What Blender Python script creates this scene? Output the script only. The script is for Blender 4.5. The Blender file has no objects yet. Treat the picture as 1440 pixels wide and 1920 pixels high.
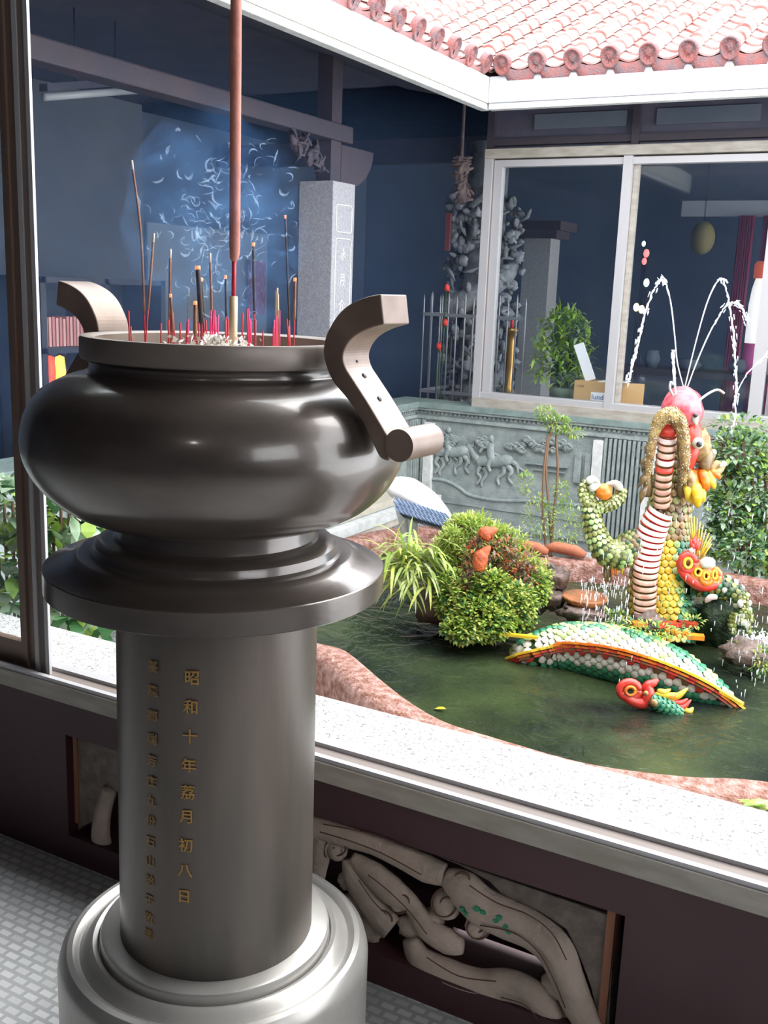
import bpy, bmesh, math, random
from mathutils import Vector, Matrix, noise
random.seed(7)
sc = bpy.context.scene
COL = sc.collection
V = Vector
PI = math.pi

# ------------------------------------------------------------------ camera
FPX = 1933.0
PIT, ROL, YAW = math.radians(12.34), math.radians(2.14), math.radians(28.63)
CAM = V((0, 0, 1.5))
_F = V((-math.sin(YAW), math.cos(YAW), 0)); _h = V((math.cos(YAW), math.sin(YAW), 0)); _Z = V((0, 0, 1))
FW = _F * math.cos(PIT) - _Z * math.sin(PIT)
_u0 = _F * math.sin(PIT) + _Z * math.cos(PIT)
RX = _h * math.cos(ROL) + _u0 * math.sin(ROL)
UY = _u0 * math.cos(ROL) - _h * math.sin(ROL)
cd = bpy.data.cameras.new('camera'); cam = bpy.data.objects.new('camera', cd); COL.objects.link(cam)
cd.sensor_fit = 'VERTICAL'; cd.sensor_height = 24.0; cd.lens = FPX / 1920.0 * 24.0
cd.clip_start = 0.05; cd.clip_end = 200
m = Matrix((RX, UY, -FW)).transposed().to_4x4(); m.translation = CAM
cam.matrix_world = m
sc.camera = cam

# ------------------------------------------------------------------ world, lamps, exposure
w = bpy.data.worlds.new('overcast_sky'); sc.world = w; w.use_nodes = True
bg = w.node_tree.nodes['Background']; bg.inputs[0].default_value = (0.93, 0.96, 1.0, 1); bg.inputs[1].default_value = 5.6
sun = bpy.data.lights.new('veiled_sun', 'SUN'); sun.energy = 3.2; sun.angle = math.radians(45); sun.color = (1, .98, .95)
so = bpy.data.objects.new('veiled_sun', sun); COL.objects.link(so); so.rotation_euler = V((.30, .62, .74)).to_track_quat('Z', 'Y').to_euler()
sc.view_settings.view_transform = 'Standard'; sc.view_settings.look = 'None'
sc.view_settings.exposure = 0.32; sc.view_settings.gamma = 1.0; sc.view_settings.use_curve_mapping = False
sc.cycles.use_denoising = True
sc.cycles.max_bounces = 8
sc.cycles.volume_bounces = 0
sc.cycles.sample_clamp_indirect = 6

# ------------------------------------------------------------------ finding places from the photograph
def ray(x, y): return FW + RX * ((x - 720) / FPX) - UY * ((y - 960) / FPX)
def aX(x, y, X): d = ray(x, y); return CAM + d * (X / d.x)
def aY(x, y, Y): d = ray(x, y); return CAM + d * (Y / d.y)
def aZ(x, y, z): d = ray(x, y); return CAM + d * ((z - CAM.z) / d.z)
def aD(x, y, D): return CAM + ray(x, y) * D

# ------------------------------------------------------------------ materials
def mat(name, col, rough=.6, metal=0.0, col2=None, scale=8.0, bump=0.0, bscale=None, detail=4, spec=None,
        emit=None, estr=0, coat=0, trans=0, alpha=None, contrast=(.35, .65), stretch=None, sheen=0, gen=False):
    m = bpy.data.materials.new(name); m.use_nodes = True
    nt = m.node_tree; N = nt.nodes; L = nt.links; b = N['Principled BSDF']
    b.inputs['Roughness'].default_value = rough; b.inputs['Metallic'].default_value = metal
    b.inputs['Base Color'].default_value = (*col, 1)
    if spec is not None: b.inputs['Specular IOR Level'].default_value = spec
    if coat: b.inputs['Coat Weight'].default_value = coat; b.inputs['Coat Roughness'].default_value = .12
    if trans: b.inputs['Transmission Weight'].default_value = trans
    if emit: b.inputs['Emission Color'].default_value = (*emit, 1); b.inputs['Emission Strength'].default_value = estr
    if col2 or bump:
        tc = N.new('ShaderNodeTexCoord'); src = tc.outputs['Object']
        if stretch:
            mp = N.new('ShaderNodeMapping'); mp.inputs['Scale'].default_value = stretch; L.new(src, mp.inputs[0]); src = mp.outputs[0]
        if col2:
            n = N.new('ShaderNodeTexNoise'); n.inputs['Scale'].default_value = scale; n.inputs['Detail'].default_value = detail
            L.new(src, n.inputs['Vector'])
            cr = N.new('ShaderNodeValToRGB'); cr.color_ramp.elements[0].position = contrast[0]; cr.color_ramp.elements[1].position = contrast[1]
            cr.color_ramp.elements[0].color = (*col, 1); cr.color_ramp.elements[1].color = (*col2, 1)
            L.new(n.outputs[0], cr.inputs[0]); L.new(cr.outputs[0], b.inputs['Base Color'])
        if bump:
            n2 = N.new('ShaderNodeTexNoise'); n2.inputs['Scale'].default_value = bscale or scale * 2; n2.inputs['Detail'].default_value = 5
            L.new(src, n2.inputs['Vector'])
            bp = N.new('ShaderNodeBump'); bp.inputs['Strength'].default_value = bump; bp.inputs['Distance'].default_value = .02
            L.new(n2.outputs[0], bp.inputs['Height']); L.new(bp.outputs[0], b.inputs['Normal'])
    return m

M = {}
M['bronze'] = mat('dark_bronze', (.040, .031, .026), .30, .35, (.105, .085, .072), 5, .02, 40, contrast=(.3, .75), stretch=(1, 1, 2.5), coat=.5)
M['bronze_col'] = mat('worn_bronze', (.058, .053, .045), .36, .35, (.115, .09, .076), 4, .02, 30, contrast=(.3, .75), stretch=(3, 3, .5))
M['bronze_base'] = mat('polished_bronze', (.26, .25, .235), .3, .4, (.34, .325, .30), 6, .02, 30)
M['bronze_handle'] = mat('brown_bronze', (.135, .088, .068), .42, .15, (.23, .17, .135), 9, .03, 50)
M['ash'] = mat('incense_ash', (.75, .66, .55), .95, 0, (.45, .36, .28), 25, .6, 60)
M['flake'] = mat('paper_ash', (.9, .88, .84), .9)
M['gilt'] = mat('faded_gilding', (.30, .17, .04), .5, .2)
M['giltdim'] = mat('worn_gilding', (.19, .11, .04), .5, .2)
M['red_stick'] = mat('red_stick', (.45, .015, .03), .6)
M['pink_stick'] = mat('magenta_stick', (.85, .02, .16), .6)
M['brown_inc'] = mat('brown_incense', (.17, .075, .045), .8, 0, (.25, .12, .07), 60)
M['dark_inc'] = mat('dark_incense', (.03, .022, .022), .8)
M['giant_inc'] = mat('red_brown_incense', (.32, .11, .08), .75, 0, (.40, .16, .12), 20, .1, 90)
M['bamboo'] = mat('bare_bamboo', (.62, .47, .30), .7)
M['ember'] = mat('glowing_ember', (.9, .3, .15), .8, emit=(1, .25, .1), estr=.8)
M['burnt'] = mat('grey_burnt_ash', (.45, .42, .38), .9)
M['maroon'] = mat('maroon_paint', (.045, .013, .018), .55, 0, (.06, .02, .025), 3, .05, 30)
M['sill_paint'] = mat('beige_sill_paint', (.36, .33, .29), .5, 0, (.27, .24, .20), 9, .05, 40, stretch=(1, 1, 4))
M['alu'] = mat('grey_aluminium', (.40, .39, .40), .4, .2)
M['alu_brown'] = mat('brown_aluminium', (.17, .115, .09), .4, .25)
M['groove'] = mat('dark_track_groove', (.16, .13, .115), .6)
M['terrazzo'] = mat('speckled_washed_stone', (.60, .60, .585), .8, 0, (.20, .20, .195), 120, .6, 220, contrast=(.45, .68))
M['pale_stone'] = mat('pale_carved_stone', (.50, .40, .33), .85, 0, (.30, .24, .20), 6, .35, 60)
M['panel_stone'] = mat('brown_panel_stone', (.20, .165, .14), .9, 0, (.13, .105, .09), 30, .4, 90)
M['panel_edge'] = mat('brick_orange_edge', (.28, .12, .07), .85)
M['green_paint'] = mat('green_paint_trace', (.03, .22, .12), .8)
M['pen_line'] = mat('dark_carved_line', (.10, .05, .04), .9)
M['grey_stone'] = mat('grey_green_stone', (.20, .235, .23), .75, 0, (.29, .325, .315), 14, .3, 70)
M['teal_stone'] = mat('teal_grey_stone', (.14, .19, .178), .7, 0, (.20, .26, .245), 10, .2, 60)
M['light_stone'] = mat('pale_grey_stone', (.62, .63, .62), .75, 0, (.5, .5, .48), 20, .2, 80)
M['beige_stone'] = mat('beige_plaster_stone', (.55, .50, .42), .8, 0, (.45, .40, .33), 12, .2, 60)
M['pebble'] = mat('pebble_dash', (.45, .45, .44), .9, 0, (.12, .12, .12), 70, 1.0, 90, contrast=(.4, .6))
M['fascia'] = mat('white_fascia', (.50, .51, .56), .5, 0, (.44, .45, .50), 4)
M['old_fascia'] = mat('stained_white_fascia', (.52, .52, .46), .7, 0, (.33, .36, .25), 30, .1, 60, stretch=(1, 6, .25), contrast=(.45, .8))
M['tile'] = mat('weathered_red_roof_tile', (.36, .14, .12), .75, 0, (.50, .38, .36), 9, .3, 40)
M['tile_dark'] = mat('dark_red_tile_end', (.30, .10, .09), .8, 0, (.17, .12, .13), 22, .6, 90)
M['timber'] = mat('dark_timber', (.045, .050, .085), .6, 0, (.075, .07, .10), 5, .1, 30)
M['timber_red'] = mat('smoky_red_timber', (.042, .031, .040), .7, 0, (.030, .026, .040), 5, .1, 30)
M['navy'] = mat('haze_tinted_wall', (.075, .10, .15), .75, 0, (.05, .075, .13), 1.2)  # blue smoke haze of the dark interiors painted into the wall colour
M['slate'] = mat('slate_grey_wall', (.10, .12, .15), .75, 0, (.075, .095, .13), 2.0)
M['dark'] = mat('near_black_blue', (.018, .024, .045), .6)
M['char'] = mat('charcoal_cabinet', (.045, .05, .06), .45)
M['court_floor'] = mat('wet_courtyard_paving', (.50, .50, .48), .4, 0, (.35, .35, .34), 9, .2, 30)
M['granite'] = mat('grey_granite_column', (.32, .32, .34), .7, 0, (.23, .23, .25), 60, .25, 120)
M['rim'] = mat('red_brown_tiled_rim', (.20, .075, .045), .6, 0, (.50, .31, .27), 30, .8, 80, contrast=(.38, .75))
M['white_fx'] = mat('white_plastic', (.85, .85, .86), .4)
M['leaf_a'] = mat('bright_green_leaf', (.20, .38, .05), .5, 0, (.42, .55, .12), 9)
M['leaf_b'] = mat('yellow_green_leaf', (.42, .50, .07), .5, 0, (.62, .62, .18), 9)
M['leaf_c'] = mat('deep_green_leaf', (.035, .12, .04), .35, 0, (.09, .22, .09), 9)
M['leaf_d'] = mat('grey_green_leaf', (.22, .34, .19), .28, 0, (.46, .58, .42), 9)
M['leaf_stripe'] = mat('cream_striped_leaf', (.55, .58, .28), .5, 0, (.30, .42, .10), 30)
M['stem'] = mat('brown_stem', (.16, .09, .05), .8)
M['rock'] = mat('wet_dark_rock', (.09, .065, .055), .5, 0, (.17, .11, .09), 10, 1.0, 25)
M['rust_rock'] = mat('rust_orange_rock', (.42, .15, .05), .6, 0, (.25, .10, .04), 12, .8, 30)
M['black_hole'] = mat('painted_hole_shade', (.012, .012, .014), .5)  # painted stand-in for the shade inside the handle holes
def two_sided(k, t=.35):
    m = M[k]; nt = m.node_tree; b = nt.nodes['Principled BSDF']; out = [n for n in nt.nodes if n.type == 'OUTPUT_MATERIAL'][0]
    tr = nt.nodes.new('ShaderNodeBsdfTranslucent'); mx = nt.nodes.new('ShaderNodeMixShader'); mx.inputs[0].default_value = t
    src = b.inputs['Base Color'].links
    if src: nt.links.new(src[0].from_socket, tr.inputs[0])
    else: tr.inputs[0].default_value = b.inputs['Base Color'].default_value
    nt.links.new(b.outputs[0], mx.inputs[1]); nt.links.new(tr.outputs[0], mx.inputs[2]); nt.links.new(mx.outputs[0], out.inputs[0])
for k in ('leaf_a', 'leaf_b', 'leaf_c', 'leaf_d', 'leaf_stripe'): two_sided(k)

def brick_mat(name, c1, c2, mortar, scale, bw=.5, rh=.25, msz=.02, rough=.6, bump=.3, offset=.5, rot=None):
    m = bpy.data.materials.new(name); m.use_nodes = True; nt = m.node_tree; N = nt.nodes; L = nt.links; b = N['Principled BSDF']
    tc = N.new('ShaderNodeTexCoord'); mp = N.new('ShaderNodeMapping'); br = N.new('ShaderNodeTexBrick')
    if rot: mp.inputs['Rotation'].default_value = rot
    L.new(tc.outputs['Object'], mp.inputs[0]); L.new(mp.outputs[0], br.inputs['Vector'])
    br.inputs['Color1'].default_value = (*c1, 1); br.inputs['Color2'].default_value = (*c2, 1); br.inputs['Mortar'].default_value = (*mortar, 1)
    br.inputs['Scale'].default_value = scale; br.inputs['Brick Width'].default_value = bw; br.inputs['Row Height'].default_value = rh
    br.inputs['Mortar Size'].default_value = msz; br.offset = offset
    L.new(br.outputs[0], b.inputs['Base Color']); b.inputs['Roughness'].default_value = rough
    bp = N.new('ShaderNodeBump'); bp.inputs['Strength'].default_value = bump; bp.inputs['Distance'].default_value = .004; bp.invert = True
    L.new(br.outputs['Fac'], bp.inputs['Height']); L.new(bp.outputs[0], b.inputs['Normal'])
    return m
M['floor'] = brick_mat('worn_grey_pavers', (.48, .49, .48), (.60, .61, .60), (.36, .37, .37), 10, .40, .25, .05, .45, .3)

# glass: thin clear pane with faint reflection
g = bpy.data.materials.new('window_glass'); g.use_nodes = True; nt = g.node_tree; N = nt.nodes
for n in list(N):
    if n.type != 'OUTPUT_MATERIAL': N.remove(n)
o_ = [n for n in N if n.type == 'OUTPUT_MATERIAL'][0]
tr = N.new('ShaderNodeBsdfTransparent'); gl = N.new('ShaderNodeBsdfGlossy'); gl.inputs['Roughness'].default_value = .03
lw = N.new('ShaderNodeLayerWeight'); lw.inputs[0].default_value = .5; pw = N.new('ShaderNodeMath'); pw.operation = 'POWER'; pw.inputs[1].default_value = 4.0; fr = N.new('ShaderNodeMath'); fr.operation = 'MULTIPLY_ADD'; fr.inputs[1].default_value = .7; fr.inputs[2].default_value = .035
g.node_tree.links.new(lw.outputs['Facing'], pw.inputs[0]); g.node_tree.links.new(pw.outputs[0], fr.inputs[0]); mx = N.new('ShaderNodeMixShader')
tr.inputs[0].default_value = (.95, .97, .98, 1)
nt.links.new(fr.outputs[0], mx.inputs[0]); nt.links.new(tr.outputs[0], mx.inputs[1]); nt.links.new(gl.outputs[0], mx.inputs[2]); nt.links.new(mx.outputs[0], o_.inputs[0])
M['glass'] = g

# ------------------------------------------------------------------ mesh builder
class MB:
    def __init__(s): s.v = []; s.f = []; s.mi = []; s.mats = []; s.cur = 0; s.smooth = []; s.sm = False
    def use(s, m, smooth=None):
        if m not in s.mats: s.mats.append(m)
        s.cur = s.mats.index(m)
        if smooth is not None: s.sm = smooth
        return s
    def add(s, vs, fs, smooth=None):
        o = len(s.v); s.v += [tuple(p) for p in vs]
        for f in fs: s.f.append(tuple(i + o for i in f)); s.mi.append(s.cur); s.smooth.append(s.sm if smooth is None else smooth)
        return s
    def box(s, x0, x1, y0, y1, z0, z1):
        vs = [(x, y, z) for x in (x0, x1) for y in (y0, y1) for z in (z0, z1)]
        return s.add(vs, [(0, 1, 3, 2), (4, 6, 7, 5), (0, 4, 5, 1), (2, 3, 7, 6), (0, 2, 6, 4), (1, 5, 7, 3)], False)
    def obox(s, c, ax, ay, az):
        c = V(c); vs = [c + V(ax) * i + V(ay) * j + V(az) * k for i in (-1, 1) for j in (-1, 1) for k in (-1, 1)]
        return s.add(vs, [(0, 1, 3, 2), (4, 6, 7, 5), (0, 4, 5, 1), (2, 3, 7, 6), (0, 2, 6, 4), (1, 5, 7, 3)], False)
    def prism(s, poly, ext):
        n = len(poly); e = V(ext); vs = [V(p) for p in poly] + [V(p) + e for p in poly]
        fs = [tuple(range(n))[::-1], tuple(range(n, 2 * n))] + [(i, (i + 1) % n, n + (i + 1) % n, n + i) for i in range(n)]
        return s.add(vs, fs, False)
    def lathe(s, prof, c=(0, 0, 0), seg=64, smooth=True, arc=None):
        c = V(c); n = len(prof); vs = []; full = arc is None
        a0, a1 = (0, 2 * PI) if full else arc; S = seg if full else seg + 1
        for k in range(S):
            a = a0 + (a1 - a0) * k / seg
            for r, z in prof: vs.append(c + V((r * math.cos(a), r * math.sin(a), z)))
        fs = []
        for k in range(seg):
            q = (k + 1) % S
            for i in range(n - 1): fs.append((k * n + i, q * n + i, q * n + i + 1, k * n + i + 1))
        return s.add(vs, fs, smooth)
    def tube(s, pts, rad, seg=8, cap=True, flat=1.0, up=None, smooth=True):
        pts = [V(p) for p in pts]; n = len(pts)
        if not hasattr(rad, '__len__'): rad = [rad] * n
        vs = []; prev = None
        for i, p in enumerate(pts):
            t = (pts[min(i + 1, n - 1)] - pts[max(i - 1, 0)])
            if t.length < 1e-9: t = V((0, 0, 1))
            t.normalize()
            if prev is None:
                a = V(up) if up else (V((0, 0, 1)) if abs(t.z) < .9 else V((1, 0, 0)))
            else: a = prev
            a = a - t * a.dot(t)
            if a.length < 1e-6: a = t.orthogonal()
            a.normalize(); prev = a; b = t.cross(a)
            for k in range(seg):
                th = 2 * PI * k / seg; vs.append(p + (a * math.cos(th) * flat + b * math.sin(th)) * rad[i])
        fs = [(i * seg + k, i * seg + (k + 1) % seg, (i + 1) * seg + (k + 1) % seg, (i + 1) * seg + k) for i in range(n - 1) for k in range(seg)]
        if cap: fs += [tuple(range(seg))[::-1], tuple(range((n - 1) * seg, n * seg))]
        return s.add(vs, fs, smooth)
    def ball(s, c, r, seg=12, rings=8, jit=0, rot=None):
        c = V(c); rx, ry, rz = (r, r, r) if not hasattr(r, '__len__') else r
        vs = [V((0, 0, -1))]
        for i in range(1, rings):
            ph = -PI / 2 + PI * i / rings
            for k in range(seg): a = 2 * PI * k / seg; vs.append(V((math.cos(ph) * math.cos(a), math.cos(ph) * math.sin(a), math.sin(ph))))
        vs.append(V((0, 0, 1))); out = []
        for p in vs:
            q = V((p.x * rx, p.y * ry, p.z * rz))
            if jit: q *= 1 + jit * noise.noise(V(p) * 2.1 + c * 7)
            if rot is not None: q = rot @ q
            out.append(c + q)
        fs = [(0, 1 + (k + 1) % seg, 1 + k) for k in range(seg)]
        for i in range(rings - 2):
            for k in range(seg):
                a = 1 + i * seg + k; b = 1 + i * seg + (k + 1) % seg; fs.append((a, b, b + seg, a + seg))
        top = len(vs) - 1; l = 1 + (rings - 2) * seg
        fs += [(l + k, l + (k + 1) % seg, top) for k in range(seg)]
        return s.add(out, fs, True)
    def leaf(s, p, d, L, W, droop=.3, fold=.15, up=None, seg=3):
        p = V(p); d = V(d).normalized(); side = d.cross(V((0, 0, 1)))
        if side.length < .05: side = V((1, 0, 0))
        side.normalize()
        if up: side = (side + V(up)).normalized()
        nrm = side.cross(d); vs = [p]; q = p; dd = d.copy()
        for i in range(1, seg + 1):
            q = q + dd * (L / seg); dd = (dd + V((0, 0, -droop / seg * 2))).normalized()
            wd = W * .5 * math.sin(PI * min(.97, (i / seg) * .8 + .12))
            if i < seg: vs += [q + side * wd + nrm * wd * fold, q - side * wd + nrm * wd * fold]
            else: vs.append(q)
        fs = [(0, 2, 1)]
        for i in range(seg - 2): a = 1 + 2 * i; fs.append((a, a + 1, a + 3, a + 2))
        a = 1 + 2 * (seg - 2); fs.append((a, a + 1, len(vs) - 1))
        return s.add(vs, fs, False)
    def build(s, name, m=None, parent=None, loc=None, bevel=0, recalc=True):
        me = bpy.data.meshes.new(name)
        base = V(loc) if loc is not None else None
        vs = [tuple(V(p) - base) for p in s.v] if base is not None else s.v
        me.from_pydata(vs, [], s.f)
        if m is not None and not s.mats: me.materials.append(m)
        else:
            for k in s.mats: me.materials.append(k)
            me.polygons.foreach_set('material_index', s.mi)
        me.polygons.foreach_set('use_smooth', s.smooth)
        me.update()
        if recalc:
            bm = bmesh.new(); bm.from_mesh(me); bmesh.ops.recalc_face_normals(bm, faces=bm.faces); bm.to_mesh(me); bm.free()
        o = bpy.data.objects.new(name, me); COL.objects.link(o)
        if base is not None: o.location = base
        if parent is not None:
            o.parent = parent
            if base is None: o.location = -parent.location
            else: o.location = base - parent.location
        if bevel:
            md = o.modifiers.new('bevel', 'BEVEL'); md.width = bevel; md.segments = 2; md.limit_method = 'ANGLE'
        return o
def tag(o, label, cat, group=None, kind=None):
    o['label'] = label; o['category'] = cat
    if group: o['group'] = group
    if kind: o['kind'] = kind
    return o
def thing(name, label, cat, loc=(0, 0, 0), group=None, kind=None):
    o = bpy.data.objects.new(name, None); COL.objects.link(o); o.location = V(loc); o.empty_display_size = .05
    return tag(o, label, cat, group, kind)
def struct(o): o['kind'] = 'structure'; return o
def sub(mb, name, m, child_of, root_loc):     # a sub-part: parent is a part mesh that already carries an offset
    o = mb.build(name, m); o.parent = child_of; o.location = -(V(root_loc)) - child_of.location; return o
def catmull(P, n=8, closed=False):
    P = [V(p) for p in P]; N_ = len(P); out = []
    rng = range(N_) if closed else range(N_ - 1)
    for i in rng:
        if closed: a, b, c, d = P[(i - 1) % N_], P[i], P[(i + 1) % N_], P[(i + 2) % N_]
        else: a, b, c, d = P[max(i - 1, 0)], P[i], P[i + 1], P[min(i + 2, N_ - 1)]
        for k in range(n):
            t = k / n
            out.append(.5 * ((2 * b) + (c - a) * t + (2 * a - 5 * b + 4 * c - d) * t * t + (3 * b - a - 3 * c + d) * t ** 3))
    if not closed: out.append(P[-1])
    return out
def lerp(a, b, t): return a + (b - a) * t
def rnd(a, b): return random.uniform(a, b)
def rdir():
    z = rnd(-1, 1); a = rnd(0, 2 * PI); r = math.sqrt(1 - z * z); return V((r * math.cos(a), r * math.sin(a), z))

# ================================================================== THE SETTING
SILL = .50
# near gallery floor
struct(MB().box(-9, 3, -4, 1.78, -.08, 0).build('floor', M['floor']))
# near low wall, with the opening for the carved stone
b = MB()
b.box(-9, -1.86, 1.76, 1.95, 0, .455); b.box(-.41, 3, 1.76, 1.95, 0, .455)
b.box(-1.86, -.41, 1.76, 1.95, .356, .455); b.box(-1.86, -.41, 1.76, 1.95, 0, .075)
struct(b.build('wall_front', M['maroon']))
# window sill with sliding tracks
wn = struct(bpy.data.objects.new('window_1', None)); COL.objects.link(wn); wn.location = (-1, 1.8, SILL)
MB().box(-9, 3, 1.735, 1.83, .455, SILL).build('window_sill', M['sill_paint'], wn, bevel=.003)
MB().box(-9, 3, 1.740, 1.754, SILL, SILL + .010).box(-9, 3, 1.796, 1.826, SILL, SILL + .012).build('window_track', M['alu'], wn)
MB().box(-9, 3, 1.755, 1.795, SILL, SILL + .003).build('track_groove', M['groove'], wn)
PB = [aY(x, 1250, 1.772).x for x in (69, 76, 88, 95)]
MB().use(M['alu']).box(PB[0], PB[1], 1.768, 1.776, SILL, 3).box(PB[2], PB[3], 1.768, 1.776, SILL, 3).use(M['groove']).box(PB[1], PB[2], 1.772, 1.776, SILL, 3).build('window_post', None, wn)
PS = aY(40, 1100, 1.785).x; PZ = aY(20, 1195, 1.785).z
MB().box(PS, PB[0], 1.777, 1.80, SILL, 3).box(PS + .022, PS + .030, 1.770, 1.777, SILL, 3).box(-4, PS, 1.777, 1.80, SILL, PZ).box(-4.06, -4, 1.777, 1.80, SILL, 3).build('pane_frame', M['alu_brown'], wn)
MB().box(-4, PS, 1.787, 1.791, PZ, 3).build('window_pane', M['glass'], wn)
MB().box(-9, 3, 1.74, 1.9, 2.86, 3.0).build('window_head', M['alu_brown'], wn)
# washed stone ledge outside the sill
struct(MB().box(-9, 3, 1.83, 2.05, .40, .497).build('trim_1', M['terrazzo']))
# ceiling and walls of the near gallery
struct(MB().box(-9, 3, -4, 2.1, 3.0, 3.1).build('ceiling', M['timber_red']))
struct(MB().box(2.9, 3, -4, -1.2, 0, 3).box(2.9, 3, .9, 1.76, 0, 3).box(2.9, 3, -1.2, .9, 0, 1.7).build('wall_right', M['timber']))  # gap in this unseen wall added to light the burner from the right
struct(MB().box(-9, 3, -4.1, -4, 0, 3).build('wall_near', M['timber']))  # unseen end wall, added to cut sky light from behind
struct(MB().box(-9, -8.9, -4, 12, -.1, 3.6).build('wall_left', M['navy']))
# courtyard ground
struct(MB().box(-3.6, 3, 1.95, 7.1, -.55, -.45).build('floor_courtyard', M['court_floor']))

YW = 7.05     # plane of the far wall
XL = -3.6     # plane of the left wall
WT = .64      # top of the low walls
EY, EX, EZ = 6.6, -2.94, 2.68   # eaves
def relief_frame(b, O, U, n, L, z0, z1):
    """framed recessed field between two ribbed piers; O origin, U along the wall, n towards the courtyard"""
    O = V(O); U = V(U); n = V(n)
    def bx(u0, u1, za, zb, d0, d1, m):
        b.use(m); c = O + U * ((u0 + u1) / 2) + n * ((d0 + d1) / 2) + V((0, 0, (za + zb) / 2))
        b.obox(c, U * (u1 - u0) / 2, n * (d1 - d0) / 2, V((0, 0, (zb - za) / 2)))
    bx(0, L, z1 - .05, z1 - .02, 0, .03, M['grey_stone'])
    for k in range(int(L / .035)):      # key pattern under the coping
        u = .01 + k * .035; bx(u, u + .02, z1 - .075, z1 - .055, 0, .012, M['grey_stone'])
    bx(0, L, z1 - .115, z1 - .09, 0, .025, M['grey_stone'])
    bx(0, L, z0, z0 + .06, 0, .05, M['light_stone'])
    bx(0, L, z0 + .10, z0 + .13, 0, .035, M['light_stone'])
    bx(0, L, z0 + .21, z0 + .24, 0, .03, M['grey_stone'])
def ribs(b, O, U, n, u0, u1, z0, z1, k):
    O = V(O); U = V(U); n = V(n); b.use(M['grey_stone'])
    for i in range(k):
        u = u0 + (u1 - u0) * (i + .5) / k; w_ = (u1 - u0) / k * .28
        b.obox(O + U * u + n * .02 + V((0, 0, (z0 + z1) / 2)), U * w_, n * .02, V((0, 0, (z1 - z0) / 2)))
# far wall
b = MB().use(M['grey_stone']).box(XL - .2, 3, YW, YW + .22, -.45, WT - .03)
b.use(M['teal_stone']).box(XL - .22, 3, YW - .04, YW + .24, WT - .03, WT + .01)
relief_frame(b, (XL, YW, 0), (1, 0, 0), (0, -1, 0), 6.5, -.45, WT)
O = (0, YW, 0)
for (a, c) in ((XL, XL + .10), (-2.10, -1.80), (-.2, .1)): ribs(b, O, (1, 0, 0), (0, -1, 0), a, c, -.2, WT - .12, 3 if c - a < .2 else 9)
b.use(M['light_stone'])
for (a, c) in ((-2.17, -2.10), (-1.80, -1.73), (-3.5, -3.43)): b.box(a, c, YW - .05, YW, -.2, WT - .14)
struct(b.build('wall_back', None))
# left wall
b = MB().use(M['grey_stone']).box(XL - .22, XL, 1.95, YW + .2, -.45, WT - .03)
b.use(M['teal_stone']).box(XL - .24, XL + .04, 1.9, YW - .04, WT - .03, WT + .01)
relief_frame(b, (XL, YW, 0), (0, -1, 0), (1, 0, 0), 5.0, -.45, WT)
for (a, c) in ((.03, .13), (1.5, 1.8), (3.3, 3.6)): ribs(b, (XL, YW, 0), (0, -1, 0), (1, 0, 0), a, c, -.2, WT - .12, 3 if c - a < .2 else 9)
b.use(M['beige_stone']).box(XL, -3.40, 3.5, 6.95, -.45, .02)
b.use(M['grey_stone']).box(-3.40, -3.36, 3.5, 6.95, -.45, -.03)
b.use(M['light_stone']).box(-3.36, -3.28, 3.5, 6.9, -.08, -.02)
b.use(M['beige_stone']).box(-3.36, -3.29, 3.5, 6.9, -.13, -.08)
b.use(M['pebble']).box(-3.36, -3.30, 3.5, 6.9, -.45, -.13)
struct(b.build('wall_left_low', None))

# far gallery floor, back wall, ceiling
struct(MB().box(-9, 3, YW + .2, 12, -.1, 0).box(-9, XL - .2, 1.95, YW + .2, -.1, 0).build('floor_far', M['slate']))
struct(MB().box(-9, 3, 11.6, 11.7, 0, 3.6).build('wall_far', M['navy']))
struct(MB().box(-9, 3, YW + .1, 12, 2.96, 3.0).box(-9, XL - .1, 1.9, 12, 2.96, 3.0).build('ceiling_far', M['timber']))
# eave soffits, fascias, valley roofs
b = MB().use(M['timber'])
b.add([(EX, EY + .02, EZ + .02), (3, EY + .02, EZ + .02), (3, YW + .3, EZ + .3), (EX - .8, YW + .3, EZ + .3)], [(0, 1, 2, 3)])
b.add([(EX - .02, 1.9, EZ + .02), (EX - .02, EY, EZ + .02), (XL - .4, YW + .3, EZ + .3), (XL - .4, 1.9, EZ + .3)], [(0, 1, 2, 3)])
struct(b.build('ceiling_eaves', None))
struct(MB().use(M['fascia']).box(EX, 3, EY, EY + .05, EZ + .02, EZ + .185).use(M['light_stone']).box(EX, 3, EY + .008, EY + .07, EZ - .02, EZ + .02).build('trim_2', None, bevel=.006))
struct(MB().use(M['old_fascia']).box(EX - .05, EX, 1.9, EY + .05, EZ + .02, EZ + .185).use(M['light_stone']).box(EX - .07, EX - .008, 1.9, EY + .05, EZ - .02, EZ + .02).build('trim_3', None, bevel=.006))
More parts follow.
